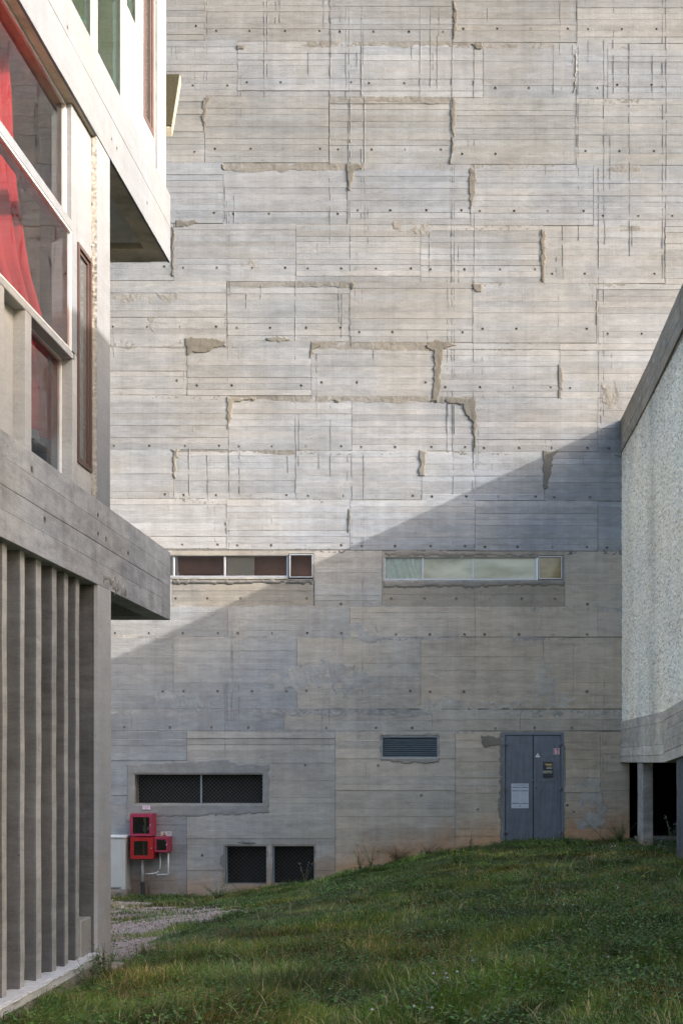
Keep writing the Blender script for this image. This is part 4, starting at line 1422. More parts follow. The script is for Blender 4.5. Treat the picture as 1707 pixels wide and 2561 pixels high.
PAR = (.31, .265, .21)
boards('parapet', FRT(XRB - .012), 12.0, D - .004, H(5.90), H(6.53), .2, M_SMO, rb, tint=PAR, tv=.07, rel=.003, groove=.004, thick=.2, step=.4, rows=[H(6.13), H(6.36)],
       zf=lambda a: float(np.clip((20.5 - a) * .035, 0, .1)))
MB(PAR).box(XRB + .02, 9, 12.0, D - .03, H(5.8), H(6.5)).build('roof_slab', M_SMO, rb)
MB(PAR).box(XRB, 9, 3.6, 11.99, H(-1.6), H(6.12)).build('near_wall', M_PLA, rb)
for (ya, za) in ((22.75, 6.05), (21.4, 6.12), (20.55, 6.18), (19.9, 6.30), (18.9, 6.25), (23.4, 5.97)):
    patch('mortar_patch', FRT(XRB - .012), [(ya, H(za)), (ya + .16, H(za + .02)), (ya + .2, H(za + .12)), (ya + .04, H(za + .13))], rb, M_PATCH, (.36, .35, .33), cell=.016, amp=.002, base=.005, rag=.03)


def rc_h(A, Z):
    n = fbm(A * 36, Z * 36, 6, 2); n2 = vn(A * 75, Z * 75, 3)
    big = (fbm(A * .8, Z * .8, 8) - .5) * .02
    return big + np.clip(n - .36, 0, 1) * .042 + n2 * .010 - .010


def rc_t(A, Z, dp):
    s = fbm(A * 2.2, Z * .35, 12)
    band = np.exp(-((A - 20.3 - .25 * (vn(Z * .8, Z * 0) - .5)) / .42) ** 2) * .30
    k = 1.06 - .18 * np.clip(s - .45, 0, 1) * 2 - band * (.4 + .6 * fbm(A * 4, Z * 1.2, 2))
    cop = np.clip(1 - (H(5.9) - Z) / (.25 + 1.5 * fbm(A * 3, Z * .2, 33) ** 2), 0, 1)
    k = k * (1 - .30 * cop)
    sp = fbm(A * 34, Z * 34, 15, 2)
    k = k * np.where(sp < .33, .62, 1.03)
    return np.stack([.94 * k, .83 * k, .68 * k, 0 * k], 1)


relief('roughcast_wall', FRT(XRB + .015), 17.0, D - .004, 0, 5.9, .0125, rb, M_PLA, rc_t, rc_h,
       zbot=lambda A: H(.763) + rise(A) - .01, ztop=lambda A: H(5.905) + 0 * A)
MB((.7, .69, .66)).box(XRB + .06, 9, 12.0, D - .03, H(.5), H(5.81)).build('wall_core', M_PLA, rb)
MB((.7, .69, .66)).box(XRB + .01, 9, 12.0, 17.0, H(.5), H(5.899)).build('roughcast_wall', M_PLA, rb)


bm_t = (.54, .475, .40)
boards('floor_beam', FRT(XRB - .02), 18.96, D - .006, H(-.016), H(.763), .155, M_SMO, rb, tint=bm_t, tv=.07, rel=.005, groove=.006, thick=.22, step=.4, rows=[H(.10), H(.26), H(.42), H(.60)])
boards('floor_beam', FRT(XRB - .02), 13.0, 18.955, H(-.016), H(.763), .155, M_SMO, rb, tint=bm_t, tv=.07, rel=.005, groove=.006, thick=.22, step=.4, rows=[H(.14), H(.31), H(.47), H(.62)],
       zf=lambda a: float(rise(a)))
MB((.2, .19, .18)).box(XRB + .16, 9, 12.0, D - .03, H(.05), H(.5)).build('floor_slab', M_SMO, rb)


def column(x, ya, yb, w, z0, z1, tint):
    mb = MB(tint); n = 10; vs = []; fs = []
    for i in range(n + 1):
        z = z0 + (z1 - z0) * i / n
        j = [random.uniform(-.004, .004) for _ in range(4)]
        st = max(0, min(1, 1 - (z - z0 - .15) / .5))
        for q in ((x + j[0], ya), (x + w, ya + j[1]), (x + w, yb), (x + j[2], yb)): vs.append((q[0], q[1], z))
        mb.c += [(*tint, st)] * 4
    for i in range(n):
        for q in range(4):
            q2 = (q + 1) % 4
            fs.append((i * 4 + q, i * 4 + q2, i * 4 + 4 + q2, i * 4 + 4 + q))
    mb.v += vs; mb.f += fs
    return mb.build('column', M_SMO, rb, bevel=.008)


column(XRB + .03, 21.45, 22.05, .18, H(-1.75), H(-.01), (.37, .345, .31))
column(XRB + .03, 17.5, 18.15, .18, H(-1.7), H(.1), (.12, .12, .125))  # same concrete tinted dark to paint in its shade
column(XRB + .03, 13.5, 14.1, .18, H(-1.7), H(.35), (.3, .3, .3))
MB((.33, .27, .22)).box(XRB + .25, 7.5, 22.8, D, H(-1.9), H(-1.42)).build('kerb', M_SMO, rb, bevel=.01)
MB().box(7.0, 7.1, 12, D + 4, H(-2), H(.5)).build('back_wall', M_VOID, rb)  # near-black walls close off the void to keep it dark
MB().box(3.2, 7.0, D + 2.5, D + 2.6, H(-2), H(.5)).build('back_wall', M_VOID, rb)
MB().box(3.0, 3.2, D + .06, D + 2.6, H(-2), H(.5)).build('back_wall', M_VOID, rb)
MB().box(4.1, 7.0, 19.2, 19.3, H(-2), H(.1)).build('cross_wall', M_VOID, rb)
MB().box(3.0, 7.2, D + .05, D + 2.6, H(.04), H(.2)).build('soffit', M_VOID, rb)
MB((.27, .22, .18)).box(3.31, 7.2, D - .0, D + 2.5, H(-2), H(-1.55)).build('void_floor', M_SMO, rb)


# ------------------------------------------------------------------ boxes, pipes and cabinet by the wall
def wbox(label, name, a0, a1, z0, z1, dep, mat, win, group, valve, pane=M_GLASSD):
    t = thing(name, label, 'cabinet', group)
    yf = D - dep
    mb = MB()
    th_ = .02
    mb.box(a0, a1, D - .03, D - .01, z0, z1)
    mb.box(a0, a0 + th_, yf, D - .03, z0, z1); mb.box(a1 - th_, a1, yf, D - .03, z0, z1)
    mb.box(a0 + th_, a1 - th_, yf, D - .03, z0, z0 + th_); mb.box(a0 + th_, a1 - th_, yf, D - .03, z1 - th_, z1)
    mb.build('case', mat, t, bevel=.003)
    w0, w1, v0, v1 = win
    fy0, fy1 = yf - .018, yf - .001
    d = MB()
    d.box(a0 + .003, w0, fy0, fy1, z0 + .003, z1 - .003); d.box(w1, a1 - .003, fy0, fy1, z0 + .003, z1 - .003)
    d.box(w0, w1, fy0, fy1, z0 + .003, v0); d.box(w0, w1, fy0, fy1, v1, z1 - .003)
    d.build('door_frame', mat, t)
    MB().box(w0 + .001, w1 - .001, fy1 - .008, fy1 - .003, v0 + .001, v1 - .001).build('pane', pane, t)
    MB().box(a1 - .045, a1 - .03, fy0 - .015, fy0, (z0 + z1) / 2 - .012, (z0 + z1) / 2 + .012).build('latch', M_ALU, t)
    MB().box(a0 + th_, a1 - th_, D - .034, D - .0305, z0 + th_, z1 - th_).build('inner_back', M_DARK, t)
    cx = (w0 + w1) / 2; yc = D - dep * .5
    if valve == 1:
        m = MB()
        m.tube([(cx + .03, yc, z0 + .02), (cx + .03, yc, z1 - .03)], .016, 8)
        m.tube([(cx + .03, yc, z0 + .08), (cx + .03, yc, z0 + .20)], .045, 10)
        m.tube([(cx + .10, yc, z0 + .10), (cx + .10, yc, z0 + .17)], .03, 10)
        m.build('gas_valve', mat_simple('valve_metal', (.28, .29, .3), .4, metal=.5), t)
        MB().box(cx + .005, cx + .04, yc - .03, yc - .02, z1 - .16, z1 - .05).build('valve_lever', mat_simple('yellow_lever', (.5, .28, .03), .5), t)
    elif valve == 2:
        MB().tube([(cx, yc, z0 + .03), (cx, yc, z1 - .06)], .022, 8).build('pipe_stub', mat_simple('orange_pipe', (.30, .13, .05), .5), t)
    else:
        MB().tube([(cx + .05, yc, z1 - .08), (cx + .05, yc - .03, z1 - .08)], .022, 10).build('gauge', M_ALU, t)
    place(t, ((a0 + a1) / 2, D, z0))
    for c in t.children: pass
    return t


def fx(px, dep): return (px - 1140) / F * (D - dep)
def fz(py, dep): return EZ + (1905 - py) / F * (D - dep)


dp = .34
wbox('upper faded red gas box with a square glass window, stacked on the brighter red one', 'gas_box', fx(325, dp), fx(381, dp), fz(2092, dp), fz(2036, dp), dp, M_RED,
     (fx(332.5, dp), fx(374, dp), fz(2085.5, dp), fz(2044, dp)), 'red boxes on the wall', 1)
dp2 = .36
wbox('lower bright red gas box directly under the faded one', 'gas_box', fx(326, dp2), fx(384, dp2), fz(2149, dp2), fz(2095, dp2), dp2, M_RED2,
     (fx(335, dp2), fx(370, dp2), fz(2140, dp2), fz(2104, dp2)), 'red boxes on the wall', 2)
dp3 = .30
wbox('small red box on the right under the yellow warning sign', 'gas_box', fx(386, dp3), fx(422, dp3), fz(2132, dp3), fz(2094, dp3), dp3, M_RED,
     (fx(391.5, dp3), fx(416, dp3), fz(2127, dp3), fz(2100, dp3)), 'red boxes on the wall', 3)


def sign(name, label, x0, x1, y0, y1, base):
    t = thing(name, label, 'sign')
    MB(base).box(wx(x0), wx(x1), D - .028, D - .02, wz(y1), wz(y0)).build('sign_plate', M_ATTR, t)
    return t


s1 = sign('wall_sign', 'small white sign with red lettering just above the upper red box', 357, 376, 2015.5, 2025, (.72, .70, .76))
text('COUPURE', wx(366.5), wz(2018.7), .027, D - .0288, M_REDINK, s1)
text('GAZ', wx(366.5), wz(2022.3), .026, D - .0288, M_REDINK, s1)
place(s1, (wx(366), D, wz(2025)))
s2 = sign('warning_sign', 'small white sign with yellow warning triangle above the small red box', 403, 429.5, 2080, 2091, (.62, .60, .62))
mb = MB()
tri(wx(411.7), wz(2085.6), .074, .076, D - .0305, (.02, .015, .02), mb)
tri(wx(411.7), wz(2085.8), .050, .050, D - .0325, (.75, .42, .02), mb)
mb.box(wx(411.7) - .004, wx(411.7) + .004, D - .0335, D - .0325, wz(2088), wz(2084.5), tint=(.02, .015, .02))
mb.build('pictogram', M_ATTR, s2)
mb = MB((.06, .06, .12))
for yy_ in (2082.6, 2086.0):
    q = 418.3
    while q < 426.5:
        w_ = random.uniform(.7, 1.2); mb.box(wx(q), wx(q + w_), D - .0295, D - .028, wz(yy_ + 1.3), wz(yy_)); q += w_ + .35
mb.build('small_print', M_ATTR, s2)
place(s2, (wx(416), D, wz(2091)))

pi = thing('gas_pipe', 'thick grey pipe below the lower red box, its foot wrapped in black', 'pipe')
xg = fx(357, .2); zg = gh(xg, D - .2)
MB().tube([(xg, D - .2, fz(2150, .2)), (xg, D - .2, fz(2207, .2))], .032, 10).build('pipe', M_PIPE, pi, smooth=True)
MB().tube([(xg, D - .2, fz(2206, .2)), (xg + .005, D - .2, (fz(2206, .2) + zg) / 2), (xg, D - .2, zg - .05)], .040, 9).build('pipe_sleeve', M_BLACK, pi)
place(pi, (xg, D - .2, zg))
pi = thing('gas_pipe', 'thin white pipe curving left from under the small red box', 'pipe')
q = [(400, 2134), (401, 2160), (400, 2172), (396, 2180), (389, 2184), (376, 2186), (362, 2186.5)]
MB().tube([(fx(a, .15), D - .15, fz(b, .15)) for a, b in q], .013, 8).build('pipe', M_WHITE, pi, smooth=True)
place(pi, (fx(362, .15), D - .15, fz(2187, .15)))
pi = thing('gas_pipe', 'thin white pipe with a square bend right under the small red box', 'pipe')
q = [(421.5, 2134), (421.8, 2186), (421, 2187.5), (392, 2188)]
MB().tube([(fx(a, .15), D - .17, fz(b, .15)) for a, b in q], .014, 8).build('pipe', M_WHITE, pi, smooth=True)
place(pi, (fx(421, .15), D - .17, fz(2188, .15)))
pi = thing('gas_pipe', 'short brownish pipe standing beside the black-wrapped one', 'pipe')
xg = fx(371.5, .15); zg = gh(xg, D - .15)
MB().tube([(xg + .01, D - .13, fz(2189, .15)), (xg, D - .13, fz(2196, .15)), (xg - .005, D - .13, zg - .04)], .018, 8).build('pipe', mat_simple('brown_pipe', (.24, .17, .13), .7, var=.2), pi, smooth=True)
place(pi, (xg, D - .13, zg))

cb = thing('utility_cabinet', 'tall pale grey utility cabinet half hidden behind the wing, left of the red boxes', 'cabinet')
dc = .42
ca0, ca1 = fx(262, dc), fx(313, dc)
zc0, zc1 = fz(2226, dc), fz(2097, dc)
MB().box(ca0, ca1, D - dc, D - .05, zc0, zc1).build('body', M_PLAST, cb, bevel=.008)
MB().box(ca0 - .02, ca1 + .02, D - dc - .025, D - .03, zc1 + .001, zc1 + .05).build('cap', M_WHITE, cb, bevel=.012)
MB().box(ca0 + .03, ca1 - .05, D - dc - .006, D - dc - .001, zc0 + .05, zc1 - .03).build('door_panel', M_PLAST, cb, bevel=.003)
for i in range(3):
    MB().box(ca0 + .1, ca1 - .08, D - dc - .004, D - dc - .0005, zc0 + .012 + i * .012, zc0 + .018 + i * .012).build('vent_slot', M_DARK, cb)
MB((.30, .25, .21)).box(ca0 - .03, ca1 + .03, D - dc - .02, D - .02, gh(-6.4, 23.5) - .25, zc0 - .001).build('base', M_SMO, cb, bevel=.01)
place(cb, ((ca0 + ca1) / 2, D - .2, zc0 - .2))


# ------------------------------------------------------------------ gravel
def in_path(X, Y):
    a = X + (fbm(X * 1.6, Y * 1.6, 21) - .5) * .9
    b = Y + (fbm(X * 1.6, Y * 1.6, 25) - .5) * 2.6
    return inpoly(a, b, PATH)


def gravel():
    n = 16000
    X = RS.uniform(-6.8, -1.5, n); Y = RS.uniform(9.8, 23.8, n)
    k = in_path(X, Y)
    X, Y = X[k], Y[k]; n = len(X)
    s = RS.uniform(.006, .02, n) * np.where(RS.rand(n) < .04, 1.9, 1)
    base = np.array([(1, 0, 0), (0, 1, 0), (-1, 0, 0), (0, -1, 0), (0, 0, 1), (0, 0, -.6)], float)
    f = np.array([(0, 1, 4), (1, 2, 4), (2, 3, 4), (3, 0, 4), (1, 0, 5), (2, 1, 5), (3, 2, 5), (0, 3, 5)])
    V = base[None] * s[:, None, None] * RS.uniform(.6, 1.3, (n, 6, 3)) * np.array([1, 1, .6])
    th_ = RS.uniform(0, 6.28, n); c, si = np.cos(th_), np.sin(th_)
    Vx = V[..., 0] * c[:, None] - V[..., 1] * si[:, None]; Vy = V[..., 0] * si[:, None] + V[..., 1] * c[:, None]
    Z = ground_h(X, Y)
    P = np.stack([Vx + X[:, None], Vy + Y[:, None], V[..., 2] + Z[:, None] + s[:, None] * .2], -1).reshape(-1, 3)
    Fc = (f[None] + (np.arange(n) * 6)[:, None, None]).reshape(-1, 3)
    col = np.array([.50, .385, .335]) * RS.uniform(.55, 1.5, (n, 1)) * np.array([1, 1, 1]) + RS.uniform(-.02, .02, (n, 3))
    C = np.concatenate([np.repeat(np.clip(col, .05, .7), 6, 0), np.zeros((n * 6, 1))], 1)
    o = np_mesh('gravel', P, Fc, C, M_STONE)
    o['kind'] = 'stuff'
    tag(o, 'pinkish gravel scattered over the footpath by the wing corner', 'gravel')


gravel()


# ------------------------------------------------------------------ grass
def visible_band(n, y0, y1, power, margin=1.0):
    """random ground points over the part of the slope in front of the photographer"""
    u = RS.rand(n)
    Y = y0 + (y1 - y0) * u ** power
    xl = np.maximum(-.363 * Y - margin, np.where(Y < 10.1, -2.74, -7.2)); xr = np.minimum(.181 * Y + margin, 3.9)
    X = xl + (xr - xl) * RS.rand(n)
    return X, Y


def blades(X, Y, hgt, wid, lean, az, col, seg=3, zoff=0):
    n = len(X)
    Z = ground_h(X, Y) - .01 + zoff
    ts = np.linspace(0, 1, seg + 1)
    ca, sa = np.cos(az), np.sin(az)
    fa = az + np.pi / 2 + RS.uniform(-.6, .6, n)
    wx_, wy_ = np.cos(fa), np.sin(fa)
    rows = []
    for t in ts[:-1]:
        w = wid * (1 - t * .55) * .5
        hx = hgt * lean * t ** 1.7
        hz = hgt * (t - .38 * lean * t * t)
        for s_ in (-1, 1):
            rows.append(np.stack([X + ca * hx + s_ * wx_ * w, Y + sa * hx + s_ * wy_ * w, Z + hz], 1))
    hx = hgt * lean; hz = hgt * (1 - .38 * lean)
    rows.append(np.stack([X + ca * hx, Y + sa * hx, Z + hz], 1))
    m = 2 * seg + 1
    V = np.stack(rows, 1).reshape(-1, 3)
    f = []
    for i in range(seg - 1):
        f += [(2 * i, 2 * i + 1, 2 * i + 3), (2 * i, 2 * i + 3, 2 * i + 2)]
    f.append((2 * seg - 2, 2 * seg - 1, 2 * seg))
    f = np.array(f)
    Fc = (f[None] + (np.arange(n) * m)[:, None, None]).reshape(-1, 3)
    C = np.repeat(np.concatenate([col, np.zeros((n, 1))], 1), m, 0)
    return V, Fc, C


def join(parts):
    Vs, Fs, Cs = [], [], []; o = 0
    for V, Fc, C in parts:
        Vs.append(V); Fs.append(Fc + o); Cs.append(C); o += len(V)
    return np.concatenate(Vs), np.concatenate(Fs), np.concatenate(Cs)


def green(n, X, Y, straw=.1):
    g1 = np.array([.035, .075, .010]); g2 = np.array([.15, .26, .035]); g3 = np.array([.22, .22, .05])
    t = RS.rand(n, 1)
    patchy = fbm(X * 1.1, Y * 1.1, 31)[:, None]
    col = g1 + (g2 - g1) * np.clip(t * .8 + (patchy - .5) * 1.1, 0, 1)
    col = np.where(RS.rand(n, 1) < .16, g3 * RS.uniform(.7, 1.2, (n, 1)), col)
    dry = (RS.rand(n) < straw * (0.3 + 2.2 * np.clip(fbm(X * .7, Y * .7, 37) - .3, 0, 1)))
    st = np.array([.44, .36, .18]) * RS.uniform(.55, 1.15, (n, 1))
    col = np.where(dry[:, None], st, col)
    # a little bluish towards the lower left, brownish in worn bands
    bl = np.clip((-X - .4) / 3, 0, 1)[:, None] * .5
    col = col * (1 - bl) + bl * (col * np.array([.9, .96, 1.2]))
    return col, dry


def grass():
    parts = []
    for (n, y0, y1, pw, hmin, hmax, w, seg) in ((150000, 6.0, 11.5, 1.0, .05, .15, .0042, 3), (170000, 11.0, 18.0, 1.0, .04, .11, .0065, 2), (120000, 17.5, 23.98, 1.0, .03, .09, .0095, 2)):
        X, Y = visible_band(n, y0, y1, pw)
        dn = fbm(X * .9, Y * .9, 41)
        keep = RS.rand(n) < np.clip((dn - .12) * 3.2, .62, 1)
        keep &= ~(in_path(X, Y) & (RS.rand(n) > .03 + .6 * (fbm(X * 2.5, Y * 2.5, 55) > .58)))
        keep &= ~((X > 2.4) & (Y > 20.5) & (RS.rand(n) > .45))
        keep &= ~((X > 3.25) & (Y > 17) & (RS.rand(n) > .15))
        X, Y = X[keep], Y[keep]; n = len(X)
        tall = fbm(X * 1.7, Y * 1.7, 47)
        clump = np.clip((fbm(X * 5, Y * 4, 49) - .5) * 4, -.6, 1)
        hg = (hmin + (hmax - hmin) * RS.rand(n) ** 1.3) * (.5 + .9 * tall + .45 * clump)
        near_wall = (Y > 23.2)
        hg = np.where(near_wall, hg * RS.uniform(1, 1.6 + 2.2 * np.clip(fbm(X * 1.3, Y, 91) - .35, 0, 1), n), hg)
        lean = RS.uniform(.2, 1.25, n)
        az = RS.uniform(0, 2 * np.pi, n)
        flow = fbm(X * .55, Y * .55, 51) * 14
        mat = fbm(X * .6, Y * .8, 58) > .48
        az = np.where(mat & (RS.rand(n) < .75), flow + RS.normal(0, .45, n), az)
        lean = np.where(mat, lean * 1.25, lean)
        col, dry = green(n, X, Y, .22)
        col = col * (.55 + 1.5 * np.clip((fbm(X * 2.0, Y * 1.6, 95) - .28) * 1.6, 0, 1))[:, None]
        yel = np.clip((fbm(X * .8 + 9, Y * .7, 97) - .42) * 5, 0, 1)[:, None]
        col = col * (1 + yel * np.array([.45, .12, 0]))
        worn = np.exp(-((X + 1.6 - (Y - 16) * .25) / .5) ** 2) * (Y > 12)
        col = col * (1 - worn[:, None] * .3) + worn[:, None] * .3 * np.array([.24, .21, .11])
        wid = w * RS.uniform(.6, 1.35, n)
        parts.append(blades(X, Y, hg, wid, lean, az, col, seg))
    # dry seed stalks
    n = 3000
    X, Y = visible_band(n, 6.2, 22, 1.4)
    cl = fbm(X * .8, Y * .8, 61); keep = (cl > .5) & ~in_path(X, Y); X, Y = X[keep], Y[keep]; n = len(X)
    col = np.array([.58, .48, .27]) * RS.uniform(.6, 1.15, (n, 1))
    parts.append(blades(X, Y, RS.uniform(.08, .20, n), .0045 * (.6 + Y / 14), RS.uniform(.3, 1.4, n), RS.uniform(0, 6.28, n), col, 4))
    V, Fc, C = join(parts)
    o = np_mesh('grass', V, Fc, C, M_GRASS)
    o['kind'] = 'stuff'
    tag(o, 'rough unmown green grass with dry straw stalks covering the slope', 'grass')


grass()


def leaf_cloud(X, Y, Zo, size, col, tilt=.5, asp=.55):
    n = len(X)
    Z = ground_h(X, Y) + Zo
    az = RS.uniform(0, 6.28, n); ca, sa = np.cos(az), np.sin(az)
    up = RS.uniform(-.2, tilt, n)
    d = np.stack([ca, sa, up], 1); s_ = np.stack([-sa, ca, RS.uniform(-.3, .3, n)], 1)
    P = np.stack([X, Y, Z], 1); sz = size[:, None]
    pts = [P, P + d * sz * .45 + s_ * sz * asp * .5 + np.array([0, 0, .1]) * sz, P + d * sz, P + d * sz * .45 - s_ * sz * asp * .5 + np.array([0, 0, .1]) * sz, P + d * sz * .5 - np.array([0, 0, .06]) * sz]
    V = np.stack(pts, 1).reshape(-1, 3)
    f = np.array([(0, 1, 4), (1, 2, 4), (2, 3, 4), (3, 0, 4)])
    Fc = (f[None] + (np.arange(n) * 5)[:, None, None]).reshape(-1, 3)
    C = np.repeat(np.concatenate([col, np.zeros((n, 1))], 1), 5, 0)
    return V, Fc, C


def leaves():
    parts = []
    n = 90000
    X, Y = visible_band(n, 6.3, 23.9, 1.15)
    k = (fbm(X * 1.8, Y * 1.6, 71) > .47) & ~(in_path(X, Y) & (RS.rand(n) > .06)); X, Y = X[k], Y[k]; n = len(X)
    col = np.array([.075, .15, .035]) * RS.uniform(.45, 1.9, (n, 1)) * (1 + RS.uniform(-.15, .15, (n, 3)))
    red = RS.rand(n) < .02; col[red] = np.array([.16, .04, .02]) * RS.uniform(.6, 1.3, (red.sum(), 1))
    parts.append(leaf_cloud(X, Y, RS.uniform(.01, .09, n), RS.uniform(.012, .030, n) * (.8 + Y / 30), col, .5, .9))
    # broad-leaved patch at the lower right
    n = 9000
    Y = RS.uniform(6.6, 12.5, n); X = RS.normal(0, .55, n) + Y * .155
    k = fbm(X * 2.2, Y * 2.2, 77) > .46; X, Y = X[k], Y[k]; n = len(X)
    col = np.array([.10, .17, .05]) * RS.uniform(.5, 1.7, (n, 1)) * (1 + RS.uniform(-.15, .15, (n, 3)))
    yl = RS.rand(n) < .012; col[yl] = np.array([.42, .36, .08]) * RS.uniform(.7, 1.1, (yl.sum(), 1))
    parts.append(leaf_cloud(X, Y, RS.uniform(.02, .17, n), RS.uniform(.018, .045, n), col, .7, .5))
    V, Fc, C = join(parts)
    o = np_mesh('ground_cover', V, Fc, C, M_LEAF)
    o['kind'] = 'stuff'
    tag(o, 'low clover and broad-leaved ground cover among the grass', 'ground cover')


leaves()


def flowers():
    """clover heads and small yellow flowers"""
    mb = MB()
    def head(x, y, r, h, tint, n=6):
        z = gh(x, y) + h
        mb.tube([(x, y, z - h), (x, y, z)], .0015, 4, tint=(.06, .11, .03))
        vs = [(x, y, z + r)] + [(x + r * math.cos(6.28 * i / n), y + r * math.sin(6.28 * i / n), z + r * random.uniform(-.2, .2)) for i in range(n)] + [(x, y, z - r * .8)]
        fs = [(0, 1 + i, 1 + (i + 1) % n) for i in range(n)] + [(n + 1, 1 + (i + 1) % n, 1 + i) for i in range(n)]
        mb.add(vs, fs, tint)
    for (px, py) in ((1368, 2280), (1408, 2282), (1432, 2282), (1372, 2268), (1448, 2266), (1545, 2238), (1548, 2222), (1115, 2462), (1118, 2474), (1143, 2458), (1083, 2462), (1190, 2426),
                     (1035, 2548), (1080, 2552), (930, 2556), (1560, 2196), (1570, 2196), (1225, 2414), (1607, 2282), (1182, 2428), (1495, 2262), (1220, 2215), (1520, 2420)):
        x, y = hit(px, py)
        head(x, y, .011, .07, random.choice([(.55, .48, .56), (.6, .58, .55), (.45, .38, .42)]))
    for (px, py) in ((1608, 2212), (1656, 2218), (1018, 2274), (1500, 2142), (905, 2240), (1330, 2105), (1280, 2160), (910, 2300), (640, 2236)):
        x, y = hit(px, py)
        for _ in range(3): head(x + random.gauss(0, .03), y + random.gauss(0, .05), .009, .09, (.55, .46, .03))
    o = mb.build('meadow_flowers', M_LEAF)
    o['kind'] = 'stuff'
    tag(o, 'small white clover heads and yellow flowers dotted in the grass', 'flowers')


flowers()


# ------------------------------------------------------------------ weeds standing along the walls
def weed(name, label, x, y, h, ns, leaf, leaftint=(.06, .11, .035), stemtint=(.12, .15, .05), spread=.35, head=None, lean=0, droop=0, z=None):
    t = thing(name, label, 'plant')
    zb = gh(x, y) - .02 if z is None else z
    st = MB(stemtint); lf = MB(leaftint); hd = MB(head or (.5, .5, .5))
    for i in range(ns):
        az = random.uniform(0, 6.28); sp = random.uniform(.2, 1) * spread * h
        hh = h * random.uniform(.6, 1.05)
        pts = []
        for q in range(6):
            tq = q / 5
            pts.append((x + sp * math.cos(az) * tq ** 1.5 + lean * tq + random.gauss(0, .006), min(y + sp * math.sin(az) * tq ** 1.5, D - .03) if y > 20 else y + sp * math.sin(az) * tq ** 1.5,
                        zb + hh * (tq - droop * tq * tq)))
        st.tube(pts, .0034 if y > 14 else .0018, 4, r2=.001)
        for q in range(int(leaf * (hh / .1))):
            tq = random.uniform(.1, .98); k = min(4, int(tq * 5)); f = tq * 5 - k
            p = Vector(pts[k]).lerp(Vector(pts[k + 1]), f)
            a2 = random.uniform(0, 6.28); L = random.uniform(.02, .055) * (1.2 - .6 * tq)
            d = Vector((math.cos(a2), math.sin(a2), random.uniform(-.2, .6))) * L
            s_ = Vector((-math.sin(a2), math.cos(a2), 0)) * L * .28
            kk = random.uniform(.6, 1.6)
            lf.add([p, p + d * .5 + s_, p + d, p + d * .5 - s_], [(0, 1, 2), (0, 2, 3)], tuple(c * kk for c in leaftint))
        if head:
            p = pts[-1]
            for _ in range(3):
                c = Vector(p) + Vector((random.gauss(0, .012), random.gauss(0, .012), random.gauss(0, .012))); r = .008
                hd.add([c + Vector(v) * r for v in ((1, 0, 0), (0, 1, 0), (-1, 0, 0), (0, -1, 0), (0, 0, 1), (0, 0, -1))],
                       [(0, 1, 4), (1, 2, 4), (2, 3, 4), (3, 0, 4), (1, 0, 5), (2, 1, 5), (3, 2, 5), (0, 3, 5)])
    st.build('stem', M_LEAF, t)
    if lf.v: lf.build('foliage', M_LEAF, t)
    if head: hd.build('seed_head', M_LEAF, t)['kind'] = 'stuff'
    place(t, (x, y, zb))
    return t


W = lambda px, py: hit(px, py)
x, y = W(545, 2252); weed('weed_clump', 'dark green leafy weed clump in front of the left square mesh opening', x, y, .30, 26, 3.5, (.035, .075, .035), spread=1.3)
x, y = W(612, 2246); weed('weed_clump', 'yellow-green low weed clump between the two square mesh openings', x, y, .26, 20, 3.5, (.14, .15, .03), spread=1.3)
x, y = W(605, 2222); weed('tall_weed', 'single tall dry stalk rising in front of the left square mesh opening', x, y, .75, 2, 1.0, (.13, .12, .05), (.20, .18, .09), spread=.15, head=(.35, .3, .2))
x, y = W(702, 2212); weed('tall_weed', 'slender green stalk in front of the right square mesh opening', x, y, .42, 2, 1.4, spread=.12)
x, y = W(765, 2212); weed('tall_weed', 'feathery pale weed at the right edge of the right square mesh opening', x, y, .48, 9, 1.5, (.16, .16, .09), (.20, .19, .10), spread=.5, head=(.35, .32, .25))
x, y = W(900, 2178); weed('tall_weed', 'three tall green stalks against the wall left of the louvre vent', x, y, .62, 9, 4.5, (.09, .12, .045), spread=.6)
x, y = W(928, 2172); weed('tall_weed', 'tall green weed against the wall straight below the louvre vent', x, y, .6, 8, 4.5, (.13, .17, .06), (.16, .18, .07), spread=.55)
x, y = W(995, 2152); weed('tall_weed', 'rusty brown weed tuft against the wall below the right end of the louvre vent', x, y,   .36, 26, 3.0, (.20, .15, .08), (.20, .15, .08), spread=1.1)
x, y = W(1070, 2140); weed('weed_clump', 'reddish brown weed clump on the slope midway between louvre vent and door', x, y, .26, 28, 3.0, (.19, .16, .08), (.19, .15, .08), spread=1.4)
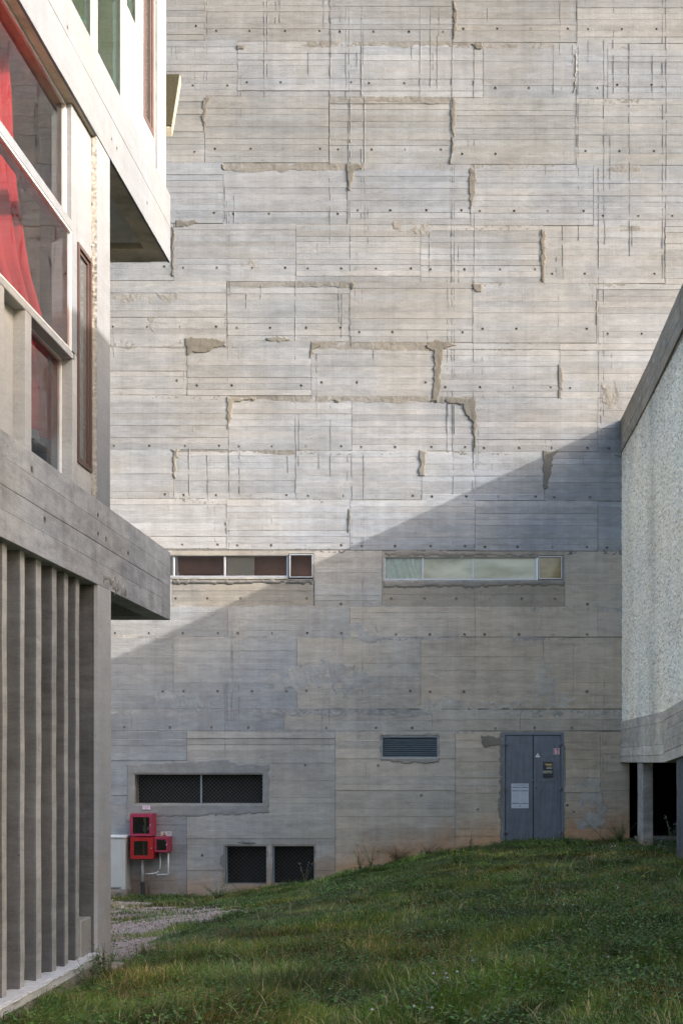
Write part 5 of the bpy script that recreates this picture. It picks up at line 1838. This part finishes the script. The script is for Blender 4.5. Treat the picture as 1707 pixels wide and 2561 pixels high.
x, y = W(1140, 2160); weed('flowering_weed', 'yellow flowering weed on the slope left of the steel door', x, y, .26, 16, 4, (.12, .17, .04), spread=.7, head=(.5, .42, .04))
x, y = W(1175, 2122); weed('tall_weed', 'two upright green stalks just left of the steel door', x, y, .36, 4, 4, spread=.25)
x, y = W(1420, 2112); weed('weed_clump', 'bright green weeds at the right foot of the steel door', x, y, .22, 26, 5, (.08, .16, .04), spread=1.1)
x, y = W(1550, 2112); weed('tall_weed', 'bushy weed with long bare stems leaning left at the wall corner', x, y, .50, 34, 4.5, (.09, .13, .045), spread=.75)
x, y = W(1520, 2108); weed('tall_weed', 'long leaning dry stalk beside the bushy corner weed', x, y, .62, 3, .8, (.09, .10, .04), (.13, .12, .06), spread=.3, lean=-.45)
x, y = W(1680, 2122); weed('tall_weed', 'pale feathery weed with seed heads at the right edge under the raised beam', x, y, .55, 12, 3, (.16, .20, .11), (.17, .19, .12), spread=.4, head=(.5, .52, .48))
x, y = W(1650, 2130); weed('tall_weed', 'dandelion clock right of the blade column', x, y, .18, 2, .8, spread=.3, head=(.6, .6, .58))
weed('creeper', 'trailing leafy creeper on the plinth at the wing corner', -2.62, 9.40, .36, 14, 7, (.11, .17, .05), (.10, .12, .05), spread=.45)
weed('creeper', 'leafy weed climbing the plinth nearer the photographer', -2.58, 8.9, .30, 14, 8, (.11, .17, .05), (.10, .12, .05), spread=.7)
x, y = W(430, 2466); weed('weed_clump', 'reddish dry weed tuft at the edge of the gravel by the wing corner', -2.35, 10.3, .12, 26, 4, (.14, .11, .06), (.16, .12, .07), spread=1.2)
x, y = W(340, 2300); weed('weed_clump', 'small green weed growing in the middle of the gravel path', x, y, .12, 14, 2.5, (.05, .09, .04), spread=1.4)
x, y = W(1540, 2400); weed('broad_leaf_weed', 'broad-leaved weed patch in the grass at the lower right', x, y, .30, 40, 2.5, (.07, .13, .04), spread=1.4)

place(wing, (-2.75, 10.0, EZ - 1.7))
place(rb, (3.15, 22.0, EZ - 1.5))
place(church, (0, D, EZ - 1.7))
